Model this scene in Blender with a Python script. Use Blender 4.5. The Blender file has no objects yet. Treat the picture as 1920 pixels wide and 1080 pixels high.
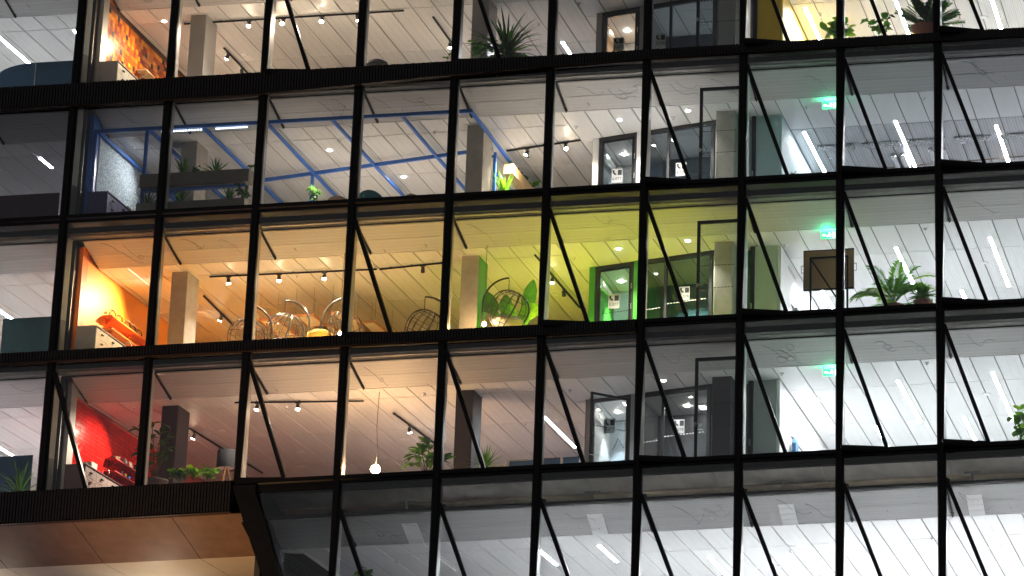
import bpy, math, random
from mathutils import Vector, Matrix
random.seed(7)
S = bpy.context.scene
COL = S.collection
# ------------------------------------------------------------------ camera
RC = ((0.99725465, 0.06553568, -0.0344709), (-0.05228291, 0.29352206, -0.9545215), (-0.05243725, 0.95370324, 0.29614263))
FPX, CX, CY = 5426.3352, 2226.8404, 692.0266
ZTOP = 34.25
CAM = Vector((34.96012682, -72.83150301, ZTOP - 32.65298768))
cam_d = bpy.data.cameras.new('camera')
cam = bpy.data.objects.new('camera', cam_d); COL.objects.link(cam)
M = Matrix.Identity(4)
for i in range(3):
    M[i][0] = RC[0][i]; M[i][1] = -RC[1][i]; M[i][2] = -RC[2][i]; M[i][3] = CAM[i]
cam.matrix_world = M
cam_d.sensor_width = 36.0; cam_d.lens = FPX / 1920 * 36
cam_d.shift_x = (960 - CX) / 1920; cam_d.shift_y = (CY - 540) / 1920
cam_d.clip_start = 0.5; cam_d.clip_end = 3000
S.camera = cam
# ------------------------------------------------------------------ world, moonlight, exposure
W = bpy.data.worlds.new('World'); S.world = W; W.use_nodes = True
nt = W.node_tree
sky = nt.nodes.new('ShaderNodeTexSky'); sky.sky_type = 'NISHITA'; sky.sun_disc = False
sky.sun_elevation = math.radians(-3.0); sky.sun_rotation = math.radians(160)
bg = nt.nodes['Background']; bg.inputs['Strength'].default_value = 0.09
hs = nt.nodes.new('ShaderNodeHueSaturation'); hs.inputs['Saturation'].default_value = .35      # city sky: greyer than a clear dusk
nt.links.new(sky.outputs[0], hs.inputs['Color']); nt.links.new(hs.outputs[0], bg.inputs[0])
sun_d = bpy.data.lights.new('moonlight', 'SUN'); sun_d.energy = 0.006; sun_d.angle = math.radians(0.5); sun_d.color = (1, .93, .85)
sun = bpy.data.objects.new('moonlight', sun_d); COL.objects.link(sun)
sun.rotation_euler = (math.radians(62), 0, math.radians(-62))
S.view_settings.view_transform = 'Standard'; S.view_settings.look = 'None'
S.view_settings.exposure = 2.95; S.view_settings.gamma = 1.0; S.view_settings.use_curve_mapping = False
S.render.engine = 'CYCLES'
cy = S.cycles
cy.use_denoising = True
try: cy.denoiser = 'OPENIMAGEDENOISE'
except Exception: pass
cy.max_bounces = 8; cy.diffuse_bounces = 4; cy.glossy_bounces = 3; cy.transparent_max_bounces = 24; cy.transmission_bounces = 4
cy.sample_clamp_indirect = 6.0; cy.caustics_reflective = True; cy.blur_glossy = 1.0; cy.caustics_refractive = False
cy.use_light_tree = True

# ------------------------------------------------------------------ photograph geometry helpers: pixel + a real depth -> a point
def ray(px, py):
    v = ((px - CX) / FPX, (py - CY) / FPX, 1.0)
    return Vector([sum(RC[j][i] * v[j] for j in range(3)) for i in range(3)])
def atY(px, py, y):
    d = ray(px, py); return CAM + d * ((y - CAM.y) / d.y)
def atZ(px, py, z):
    d = ray(px, py); return CAM + d * ((z - CAM.z) / d.z)
def atX(px, py, x):
    d = ray(px, py); return CAM + d * ((x - CAM.x) / d.x)
HH = 3.92489
BAY = 2.7
def F(r): return ZTOP - HH * r          # sill level of storey r, 0 = top
def HC(r): return 2.86 if r < 4 else 2.35   # ceiling height above it
ROW = ['top storey', 'blue-framed storey', 'orange and green storey', 'red-walled storey', 'lowest storey']
ORD = ['first', 'second', 'third', 'fourth', 'fifth', 'sixth', 'seventh', 'eighth', 'ninth', 'tenth', 'eleventh', 'twelfth']

# ------------------------------------------------------------------ materials
MAT = {}
def nodes(name):
    m = bpy.data.materials.new(name); m.use_nodes = True
    t = m.node_tree; b = t.nodes['Principled BSDF']; MAT[name] = m
    return m, t, b
def plain(name, col, rough=.5, metal=0., var=.12, scale=6., bump=0., coord='Object', spec=None, rnd=0.):
    m, t, b = nodes(name)
    b.inputs['Roughness'].default_value = rough; b.inputs['Metallic'].default_value = metal
    if spec is not None: b.inputs['Specular IOR Level'].default_value = spec
    tc = t.nodes.new('ShaderNodeTexCoord'); nz = t.nodes.new('ShaderNodeTexNoise')
    nz.inputs['Scale'].default_value = scale; nz.inputs['Detail'].default_value = 5
    t.links.new(tc.outputs[coord], nz.inputs['Vector'])
    mr = t.nodes.new('ShaderNodeMapRange'); mr.inputs[1].default_value = .25; mr.inputs[2].default_value = .75
    mr.inputs[3].default_value = 1 - var; mr.inputs[4].default_value = 1 + var
    t.links.new(nz.outputs['Fac'], mr.inputs[0])
    fac = mr.outputs[0]
    if rnd:
        oi = t.nodes.new('ShaderNodeObjectInfo'); m2 = t.nodes.new('ShaderNodeMapRange')
        m2.inputs[3].default_value = 1 - rnd; m2.inputs[4].default_value = 1 + rnd
        t.links.new(oi.outputs['Random'], m2.inputs[0])
        mu = t.nodes.new('ShaderNodeMath'); mu.operation = 'MULTIPLY'
        t.links.new(fac, mu.inputs[0]); t.links.new(m2.outputs[0], mu.inputs[1]); fac = mu.outputs[0]
    vm = t.nodes.new('ShaderNodeVectorMath'); vm.operation = 'SCALE'; vm.inputs[0].default_value = col[:3]
    t.links.new(fac, vm.inputs['Scale']); t.links.new(vm.outputs[0], b.inputs['Base Color'])
    if bump:
        bp = t.nodes.new('ShaderNodeBump'); bp.inputs['Strength'].default_value = bump; bp.inputs['Distance'].default_value = .01
        t.links.new(nz.outputs['Fac'], bp.inputs['Height']); t.links.new(bp.outputs[0], b.inputs['Normal'])
    return m
def emit(name, col, s):
    m = bpy.data.materials.new(name); m.use_nodes = True; t = m.node_tree; t.nodes.clear()
    e = t.nodes.new('ShaderNodeEmission'); e.inputs[0].default_value = (*col, 1); e.inputs[1].default_value = s
    o = t.nodes.new('ShaderNodeOutputMaterial'); t.links.new(e.outputs[0], o.inputs[0]); MAT[name] = m
    return m
plain('black_metal', (.012, .011, .013), .42, .0, .25, 3, spec=.22)
plain('black_inner', (.02, .019, .02), .5)
plain('liner', (.34, .33, .32), .4, .0, .06, 2)
plain('spandrel', (.55, .53, .52), .6, 0, .08, 4)
plain('blind', (.55, .53, .52), .5, 0, .1, 8)
plain('ceramic', (.020, .015, .014), .45, 0, .5, 9)
plain('drip_edge', (.045, .026, .018), .5, 0, .5, 20)
plain('concrete', (.40, .37, .33), .8, 0, .16, 3.5, .3)
plain('concrete_beam', (.66, .62, .56), .85, 0, .2, 2.2, .3)
plain('concrete_lit_warm', (.82, .70, .54), .85, 0, .2, 1.6, .3)  # beam concrete with the warm light on its underside put into the colour
plain('plum_paint', (.05, .036, .044), .6, 0, .08, 5)
plain('collar_white', (.75, .74, .72), .5, 0, .04)
plain('ceiling_dark', (.10, .10, .10), .9)
plain('white_paint', (.72, .72, .71), .55, 0, .04, 2)
plain('grey_paint', (.36, .37, .38), .55, 0, .05, 2)
plain('dark_grey_felt', (.07, .075, .085), .9, 0, .3, 60)
plain('blue_grey_felt', (.22, .27, .31), .9, 0, .25, 60)
plain('pale_blue', (.40, .52, .55), .6, 0, .04)
plain('pale_green', (.50, .60, .52), .6, 0, .04)
plain('green_paint', (.06, .33, .03), .5, 0, .08)
plain('blue_green', (.06, .22, .24), .6, 0, .1)
plain('yellow_paint', (.74, .50, .04), .5, 0, .05, 2)
plain('orange_paint', (.85, .30, .012), .5, 0, .05, 2)
plain('orange_trim', (.72, .17, .01), .5, 0, .05, 2)
plain('ochre_wood', (.42, .25, .11), .5, 0, .2, 12)
plain('red_tile', (.50, .010, .008), .12, 0, .10, 4, .05, rnd=.16)
plain('grout', (.60, .12, .09), .7)
plain('grout_dark', (.10, .035, .01), .8)
for n, c in (('a', (.62, .16, .008)), ('b', (.42, .075, .006)), ('c', (.80, .28, .012)), ('d', (.055, .02, .012)), ('e', (.30, .035, .008))):
    plain('mosaic_' + n, c, .22, 0, .12, 8, rnd=.12)
plain('counter_white', (.62, .60, .58), .45, 0, .04)
plain('counter_grey', (.24, .23, .24), .5, 0, .08)
plain('counter_top', (.16, .15, .15), .35, 0, .1)
plain('counter_navy', (.06, .055, .17), .5, 0, .08)
plain('counter_rose', (.42, .34, .35), .5, 0, .05)
plain('counter_maroon', (.11, .055, .065), .5, 0, .05)
plain('shelf_orange', (.70, .20, .02), .8)
plain('shelf_red', (.30, .012, .01), .75)
plain('shelf_wood', (.62, .44, .22), .5, 0, .12, 14)
plain('blue_steel', (.04, .17, .62), .4, 0, .06, 4)
plain('planter', (.30, .265, .215), .7, 0, .08, 6)
plain('terracotta', (.38, .16, .10), .75, 0, .15, 8)
plain('pot_grey', (.16, .14, .14), .7, 0, .1, 8)
plain('soil', (.05, .035, .025), .95)
plain('leaf_dark', (.035, .095, .025), .42, 0, .35, 9, rnd=.3)
plain('leaf_mid', (.06, .18, .028), .42, 0, .35, 9, rnd=.3)
plain('leaf_bright', (.10, .26, .025), .42, 0, .3, 9, rnd=.25)
plain('leaf_lime', (.20, .36, .03), .42, 0, .25, 9, rnd=.2)
plain('bark', (.12, .075, .045), .85, 0, .3, 20, .4)
plain('cork', (.48, .29, .14), .9, 0, .4, 60)
plain('steel', (.42, .41, .40), .32, .6, .1, 6)
plain('dark_steel', (.05, .045, .045), .35, .3, .1, 6)
plain('bronze_steel', (.13, .115, .10), .35, .4, .1, 6)
plain('cushion_yellow', (.78, .52, .10), .9, 0, .1, 10)
plain('cushion_grey', (.34, .32, .30), .9, 0, .15, 14)
plain('teal_fabric', (.012, .085, .11), .85, 0, .2, 30)
plain('brown_fabric', (.28, .19, .14), .85, 0, .2, 30)
plain('screen_blue', (.045, .125, .22), .85, 0, .1, 25)
plain('screen_teal', (.06, .16, .18), .85, 0, .12, 25)
plain('screen_navy', (.03, .075, .14), .85, 0, .12, 25)
plain('screen_maroon', (.10, .05, .065), .85, 0, .12, 25)
plain('frame_wood', (.55, .24, .07), .5, 0, .15, 14)
plain('board_cream', (.78, .68, .50), .7, 0, .05)
plain('lampshade', (.018, .017, .018), .85, 0, .2, 25)
plain('pale_wood', (.62, .44, .22), .5, 0, .15, 14)
plain('cable', (.15, .145, .14), .6)
plain('pipe', (.07, .065, .07), .4, .2)
plain('plastic_white', (.80, .80, .79), .35, 0, .03)
plain('paper_white', (.40, .40, .39), .6, 0, .03)
plain('ink', (.012, .012, .014), .6)
plain('marking', (.02, .02, .022), .6)
plain('marking_white', (.75, .76, .76), .6)
plain('soffit_brown', (.19, .115, .08), .55, 0, .16, 2.5, .1)
plain('soffit_beige', (.60, .53, .42), .5, 0, .06, 1.5)
plain('asphalt', (.05, .05, .052), .9, 0, .2, 1.2, .3)
plain('aluminium_duct', (.55, .55, .56), .22, .85, .12, 3)
plain('coat_dark', (.03, .03, .04), .9)
plain('coat_tan', (.32, .19, .07), .8)
plain('coat_blue', (.06, .16, .30), .8)
for n, c in (('orange', (.70, .36, .06)), ('beige', (.58, .46, .25)), ('green', (.52, .55, .05)), ('wood', (.50, .40, .29)), ('light', (.56, .56, .55)),
             ('rose', (.42, .20, .19)), ('mauve', (.46, .38, .39)), ('cool', (.42, .43, .45)), ('slate', (.34, .315, .29)), ('dim', (.22, .20, .22)), ('taupe', (.42, .39, .36))):
    plain('carpet_' + n, c, .95, 0, .12, 30)
for n in ('leaf_dark', 'leaf_mid', 'leaf_bright', 'leaf_lime'):
    t = MAT[n].node_tree; b = t.nodes['Principled BSDF']; o = [q for q in t.nodes if q.type == 'OUTPUT_MATERIAL'][0]
    tl = t.nodes.new('ShaderNodeBsdfTranslucent'); mx = t.nodes.new('ShaderNodeMixShader'); mx.inputs[0].default_value = .5
    src = b.inputs['Base Color'].links[0].from_socket
    vm = t.nodes.new('ShaderNodeVectorMath'); vm.operation = 'MULTIPLY'; vm.inputs[1].default_value = (1.9, 1.9, 1.0); t.links.new(src, vm.inputs[0]); t.links.new(vm.outputs[0], tl.inputs[0])
    t.links.new(b.outputs[0], mx.inputs[1]); t.links.new(tl.outputs[0], mx.inputs[2]); t.links.new(mx.outputs[0], o.inputs[0])
emit('lamp_white', (.90, .95, 1.0), 16)
emit('lamp_bright', (.92, .95, 1.0), 27)
emit('lamp_faint', (.8, .9, 1.0), .35)
emit('lamp_dim', (.95, .96, 1.0), 11)
emit('lamp_half', (.95, .96, 1.0), 20)
emit('lamp_warm', (1.0, .80, .55), 60)
emit('lamp_neutral', (1.0, .95, .88), 45)
emit('bulb_warm', (1.0, .62, .28), 55)
emit('exit_green', (.02, 1.0, .09), .9)
emit('exit_white', (.7, 1.0, .85), 1.6)
emit('under_shelf_light', (1.0, .72, .38), .5)

def glassmat(name, tint, ior=1.45):
    m = bpy.data.materials.new(name); m.use_nodes = True; t = m.node_tree; t.nodes.clear()
    tr = t.nodes.new('ShaderNodeBsdfTransparent'); tr.inputs[0].default_value = (*tint, 1)
    gl = t.nodes.new('ShaderNodeBsdfGlossy'); gl.inputs['Roughness'].default_value = 0
    fr = t.nodes.new('ShaderNodeFresnel'); fr.inputs[0].default_value = ior
    mu = t.nodes.new('ShaderNodeMath'); mu.operation = 'MULTIPLY'; mu.inputs[1].default_value = 1.5
    mx = t.nodes.new('ShaderNodeMixShader'); o = t.nodes.new('ShaderNodeOutputMaterial')
    t.links.new(fr.outputs[0], mu.inputs[0]); t.links.new(mu.outputs[0], mx.inputs[0]); t.links.new(tr.outputs[0], mx.inputs[1])
    t.links.new(gl.outputs[0], mx.inputs[2]); t.links.new(mx.outputs[0], o.inputs[0]); MAT[name] = m
glassmat('glass', (.985, .99, .988))
glassmat('glass_inner', (.93, .955, .95))

def panelmat(name, base, stripe, pitch, amt):
    """white coated ceiling metal: fine perforation rows along the panel, a little tone change from panel to panel"""
    m, t, b = nodes(name)
    b.inputs['Roughness'].default_value = .42
    tc = t.nodes.new('ShaderNodeTexCoord'); sp = t.nodes.new('ShaderNodeSeparateXYZ'); t.links.new(tc.outputs['Object'], sp.inputs[0])
    oi = t.nodes.new('ShaderNodeObjectInfo')
    def math(op, a, bb):
        n = t.nodes.new('ShaderNodeMath'); n.operation = op
        for k, v in ((0, a), (1, bb)):
            if isinstance(v, (int, float)): n.inputs[k].default_value = v
            else: t.links.new(v, n.inputs[k])
        return n.outputs[0]
    fx = math('FRACT', math('DIVIDE', sp.outputs['X'], pitch), 0)
    st = math('LESS_THAN', fx, .22)
    wide = math('FRACT', math('ADD', math('DIVIDE', sp.outputs['X'], .23), oi.outputs['Random']), 0)
    st2 = math('LESS_THAN', wide, .10)
    nz = t.nodes.new('ShaderNodeTexNoise'); nz.inputs['Scale'].default_value = 1.6; nz.inputs['Detail'].default_value = 3
    mp = t.nodes.new('ShaderNodeMapping'); mp.inputs['Scale'].default_value = (3.5, .6, 1)
    t.links.new(tc.outputs['Object'], mp.inputs[0]); t.links.new(mp.outputs[0], nz.inputs['Vector'])
    on = math('GREATER_THAN', oi.outputs['Random'], amt)
    k = math('MULTIPLY', math('ADD', math('MULTIPLY', st, .15), math('MULTIPLY', st2, -.10)), on)
    tone = math('ADD', math('ADD', math('MULTIPLY', nz.outputs['Fac'], .12), math('MULTIPLY', oi.outputs['Random'], .07)), .88)
    val = math('ADD', tone, math('MULTIPLY', k, stripe))
    vm = t.nodes.new('ShaderNodeVectorMath'); vm.operation = 'SCALE'; vm.inputs[0].default_value = base
    t.links.new(val, vm.inputs['Scale']); t.links.new(vm.outputs[0], b.inputs['Base Color'])
panelmat('panel_striped', (.70, .69, .675), 1.4, .058, .12)
panelmat('panel_plain', (.74, .74, .74), .8, .075, .62)
panelmat('panel_metal', (.56, .56, .57), 1.8, .09, .05)
MAT['panel_metal'].node_tree.nodes['Principled BSDF'].inputs['Metallic'].default_value = .2
MAT['panel_metal'].node_tree.nodes['Principled BSDF'].inputs['Roughness'].default_value = .25
def meshmat(name, base):
    """perforated sheet: rows of small holes that let the dark void behind show"""
    m, t, b = nodes(name); b.inputs['Roughness'].default_value = .5
    tc = t.nodes.new('ShaderNodeTexCoord'); br = t.nodes.new('ShaderNodeTexVoronoi'); br.inputs['Scale'].default_value = 26; br.inputs['Randomness'].default_value = .0
    t.links.new(tc.outputs['Object'], br.inputs['Vector'])
    lt = t.nodes.new('ShaderNodeMath'); lt.operation = 'LESS_THAN'; lt.inputs[1].default_value = .26
    t.links.new(br.outputs['Distance'], lt.inputs[0])
    nz = t.nodes.new('ShaderNodeTexNoise'); nz.inputs['Scale'].default_value = 1.3; nz.inputs['Detail'].default_value = 4
    mp = t.nodes.new('ShaderNodeMapping'); mp.inputs['Scale'].default_value = (.02, 14, 14)
    t.links.new(tc.outputs['Object'], mp.inputs[0]); t.links.new(mp.outputs[0], nz.inputs['Vector'])
    mr = t.nodes.new('ShaderNodeMapRange'); mr.inputs[1].default_value = .3; mr.inputs[2].default_value = .7; mr.inputs[3].default_value = .9; mr.inputs[4].default_value = 1.06
    t.links.new(nz.outputs['Fac'], mr.inputs[0])
    s1 = t.nodes.new('ShaderNodeMath'); s1.operation = 'MULTIPLY'; s1.inputs[1].default_value = -.30; t.links.new(lt.outputs[0], s1.inputs[0])
    s2 = t.nodes.new('ShaderNodeMath'); s2.operation = 'ADD'; t.links.new(s1.outputs[0], s2.inputs[0]); t.links.new(mr.outputs[0], s2.inputs[1])
    vm = t.nodes.new('ShaderNodeVectorMath'); vm.operation = 'SCALE'; vm.inputs[0].default_value = base
    t.links.new(s2.outputs[0], vm.inputs['Scale']); t.links.new(vm.outputs[0], b.inputs['Base Color'])
meshmat('mesh_sheet', (.78, .77, .76)); meshmat('mesh_open', (.86, .86, .86))
for _n, _f in (('mesh_sheet', .32), ('mesh_open', .52)):
  _t = MAT[_n].node_tree; _o = [q for q in _t.nodes if q.type == 'OUTPUT_MATERIAL'][0]
  _tr = _t.nodes.new('ShaderNodeBsdfTransparent'); _mx = _t.nodes.new('ShaderNodeMixShader'); _mx.inputs[0].default_value = _f
  _t.links.new(_t.nodes['Principled BSDF'].outputs[0], _mx.inputs[1]); _t.links.new(_tr.outputs[0], _mx.inputs[2]); _t.links.new(_mx.outputs[0], _o.inputs[0])
def feltmat():
    m, t, b = nodes('speckled_felt'); b.inputs['Roughness'].default_value = .95
    tc = t.nodes.new('ShaderNodeTexCoord'); nz = t.nodes.new('ShaderNodeTexNoise'); nz.inputs['Scale'].default_value = 28; nz.inputs['Detail'].default_value = 4
    t.links.new(tc.outputs['Object'], nz.inputs['Vector'])
    cr = t.nodes.new('ShaderNodeValToRGB'); e = cr.color_ramp.elements
    e[0].position = .36; e[0].color = (.14, .20, .28, 1); e[1].position = .6; e[1].color = (.46, .54, .60, 1)
    t.links.new(nz.outputs['Fac'], cr.inputs[0]); t.links.new(cr.outputs[0], b.inputs['Base Color'])
feltmat()
def netmat():
    m, t, b = nodes('perforated_tray'); b.inputs['Roughness'].default_value = .3; b.inputs['Metallic'].default_value = .5
    tc = t.nodes.new('ShaderNodeTexCoord'); v = t.nodes.new('ShaderNodeTexVoronoi'); v.inputs['Scale'].default_value = 14; v.feature = 'DISTANCE_TO_EDGE'
    t.links.new(tc.outputs['Object'], v.inputs['Vector'])
    cr = t.nodes.new('ShaderNodeValToRGB'); e = cr.color_ramp.elements
    e[0].position = .05; e[0].color = (.82, .83, .84, 1); e[1].position = .16; e[1].color = (.16, .16, .17, 1)
    t.links.new(v.outputs['Distance'], cr.inputs[0]); t.links.new(cr.outputs[0], b.inputs['Base Color'])
netmat()

# ------------------------------------------------------------------ object helpers
def origin_of(p):
    v = Vector((0, 0, 0))
    while p is not None:
        v = v + Vector(p.location); p = p.parent
    return v
class MB:
    def __init__(s): s.v = []; s.f = []; s.m = []
    def face(s, pts, mi=0):
        n = len(s.v); s.v += [tuple(p) for p in pts]; s.f.append(tuple(range(n, n + len(pts)))); s.m.append(mi); return s
    def hexa(s, p, mi=0):           # 8 points: bottom ring then top ring
        n = len(s.v); s.v += [tuple(q) for q in p]
        for q in ((0, 3, 2, 1), (4, 5, 6, 7), (0, 1, 5, 4), (1, 2, 6, 5), (2, 3, 7, 6), (3, 0, 4, 7)):
            s.f.append(tuple(n + i for i in q)); s.m.append(mi)
        return s
    def box(s, x0, x1, y0, y1, z0, z1, mi=0):
        return s.hexa([(x0, y0, z0), (x1, y0, z0), (x1, y1, z0), (x0, y1, z0), (x0, y0, z1), (x1, y0, z1), (x1, y1, z1), (x0, y1, z1)], mi)
    def prism(s, ring, d, mi=0):    # closed ring of points extruded by d
        n = len(s.v); k = len(ring); d = Vector(d)
        s.v += [tuple(Vector(p)) for p in ring] + [tuple(Vector(p) + d) for p in ring]
        s.f.append(tuple(range(n + k - 1, n - 1, -1))); s.m.append(mi)
        s.f.append(tuple(range(n + k, n + 2 * k))); s.m.append(mi)
        for i in range(k):
            j = (i + 1) % k; s.f.append((n + i, n + j, n + k + j, n + k + i)); s.m.append(mi)
        return s
    def bar(s, a, b, w, h, up=(0, 0, 1), mi=0):
        a, b = Vector(a), Vector(b); d = (b - a).normalized(); u = Vector(up)
        sd = d.cross(u)
        if sd.length < 1e-4: sd = d.cross(Vector((0, 1, 0)))
        sd.normalize(); u = sd.cross(d).normalized()
        P = []
        for q in (a, b):
            P += [q - sd * w / 2 - u * h / 2, q + sd * w / 2 - u * h / 2, q + sd * w / 2 + u * h / 2, q - sd * w / 2 + u * h / 2]
        return s.hexa(P, mi)
    def tube(s, pts, r, n=6, mi=0, cap=True, closed=False):
        pts = [Vector(p) for p in pts]; k = len(pts); base = len(s.v)
        rr = r if isinstance(r, (list, tuple)) else [r] * k
        ref = None
        for i, p in enumerate(pts):
            a = pts[(i - 1) % k] if (closed or i > 0) else p
            b = pts[(i + 1) % k] if (closed or i < k - 1) else p
            d = (b - a).normalized()
            if ref is None:
                ref = d.orthogonal().normalized()
            ref = (ref - d * ref.dot(d))
            ref = ref.normalized() if ref.length > 1e-5 else d.orthogonal().normalized()
            e = d.cross(ref)
            for j in range(n):
                t = 2 * math.pi * j / n
                s.v.append(tuple(p + (ref * math.cos(t) + e * math.sin(t)) * rr[i]))
        for i in range(k if closed else k - 1):
            for j in range(n):
                a0 = base + i * n + j; a1 = base + i * n + (j + 1) % n
                i2 = (i + 1) % k
                s.f.append((a0, a1, base + i2 * n + (j + 1) % n, base + i2 * n + j)); s.m.append(mi)
        if cap and not closed:
            s.f.append(tuple(base + j for j in range(n - 1, -1, -1))); s.m.append(mi)
            s.f.append(tuple(base + (k - 1) * n + j for j in range(n))); s.m.append(mi)
        return s
    def cyl(s, c, r0, r1, h, n=16, mi=0, axis=(0, 0, 1)):
        c = Vector(c); return s.tube([c, c + Vector(axis).normalized() * h], [r0, r1], n, mi)
    def lathe(s, c, prof, n=18, mi=0):
        c = Vector(c); base = len(s.v)
        for r, z in prof:
            for j in range(n):
                t = 2 * math.pi * j / n; s.v.append((c.x + r * math.cos(t), c.y + r * math.sin(t), c.z + z))
        for i in range(len(prof) - 1):
            for j in range(n):
                s.f.append((base + i * n + j, base + i * n + (j + 1) % n, base + (i + 1) * n + (j + 1) % n, base + (i + 1) * n + j)); s.m.append(mi)
        return s
    def build(s, name, mats, parent=None, smooth=False, origin=None):
        if isinstance(mats, str): mats = [mats]
        me = bpy.data.meshes.new(name)
        if parent is not None: o0 = origin_of(parent)
        else: o0 = Vector((0, 0, 0))
        if origin is not None: loc = Vector(origin)
        elif s.v:
            xs, ys, zs = zip(*s.v); loc = Vector(((min(xs) + max(xs)) / 2, (min(ys) + max(ys)) / 2, min(zs)))
        else: loc = Vector((0, 0, 0))
        me.from_pydata([tuple(Vector(v) - loc) for v in s.v], [], s.f)
        for m in mats: me.materials.append(MAT[m])
        if len(mats) > 1: me.polygons.foreach_set('material_index', s.m)
        if smooth: me.polygons.foreach_set('use_smooth', [True] * len(me.polygons))
        me.update()
        o = bpy.data.objects.new(name, me); COL.objects.link(o)
        if parent is not None: o.parent = parent
        o.location = loc - o0
        return o
def inst(me, name, parent, loc, rot=(0, 0, 0), sc=(1, 1, 1)):
    o = bpy.data.objects.new(name, me); COL.objects.link(o)
    o0 = origin_of(parent) if parent is not None else Vector((0, 0, 0))
    o.parent = parent; o.location = Vector(loc) - o0; o.rotation_euler = rot; o.scale = sc
    return o
def tag(o, label, cat, group=None):
    o['label'] = label; o['category'] = cat
    if group: o['group'] = group
    return o
def thing(name, loc, label, cat, group=None):
    o = bpy.data.objects.new(name, None); COL.objects.link(o); o.location = loc; o.empty_display_size = .2
    return tag(o, label, cat, group)
def structure(o): o['kind'] = 'structure'; return o
def stuff(o): o['kind'] = 'stuff'; return o
def text(s, size, loc, parent, mat='ink', rz=0., name='lettering'):
    c = bpy.data.curves.new('lettering', 'FONT'); c.body = s; c.size = size; c.align_x = 'CENTER'; c.extrude = .002
    t = bpy.data.objects.new('tmp', c); COL.objects.link(t)
    dg = bpy.context.evaluated_depsgraph_get(); me = bpy.data.meshes.new_from_object(t.evaluated_get(dg))
    bpy.data.objects.remove(t); bpy.data.curves.remove(c)
    me.name = name; me.materials.clear(); me.materials.append(MAT[mat])
    return inst(me, name, parent, loc, (math.radians(90), 0, rz))
def spotlight(loc, target, energy, col, size=75, blend=.6, radius=.045, parent=None):
    d = bpy.data.lights.new('spot_beam', 'SPOT'); d.energy = energy; d.color = col; d.spot_size = math.radians(size); d.spot_blend = blend; d.shadow_soft_size = radius
    o = bpy.data.objects.new('spot_beam', d); COL.objects.link(o)
    q = (Vector(target) - Vector(loc)).to_track_quat('-Z', 'Y')
    if parent is not None: o.parent = parent; o.location = Vector(loc) - origin_of(parent)
    else: o.location = loc
    o.rotation_mode = 'QUATERNION'; o.rotation_quaternion = q
    return o

# ================================================================== setting: ground, floors, ceilings
structure(MB().box(-900, 900, -900, 900, -.3, 0).build('ground', 'asphalt'))
XL, XR, YB = -6.6, 33.2, 13.0
KMIN, KMAX = -2, 12
carpets = {0: [(-6.6, .3, 'light'), (.5, 9.4, 'taupe'), (9.4, 14.0, 'cool'), (14.0, 19.4, 'cool'), (19.4, 33, 'light')],
           1: [(-6.6, .3, 'dim'), (.5, 11.2, 'slate'), (11.2, 14, 'taupe'), (14.0, 19.4, 'cool'), (19.4, 33, 'cool')],
           2: [(-6.6, .3, 'light'), (.5, 4.6, 'orange'), (4.6, 10.6, 'beige'), (10.6, 19.3, 'green'), (19.4, 33, 'light')],
           3: [(-6.6, .3, 'light'), (.5, 5.0, 'rose'), (5.0, 13.6, 'mauve'), (13.6, 19.3, 'cool'), (19.4, 33, 'light')],
           4: [(5.6, 11, 'dim'), (11, 33, 'light')]}
for r in range(0, 5):
    fz = F(r) - (.45 if r == 4 else .05)
    x0 = XL if r < 4 else 5.6
    fl = structure(MB().box(x0, XR, .18, YB + .3, fz - .085, fz - .004).build('floor', 'concrete'))
    for a, b, c in carpets[r]:
        MB().box(a + .004, b - .004, .5, YB, fz, fz + .008).build('carpet', 'carpet_' + c, fl)
structure(MB().box(XL, XR, .18, YB + .3, F(-1) - .14, F(-1) - .054).build('floor', 'concrete'))

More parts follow.
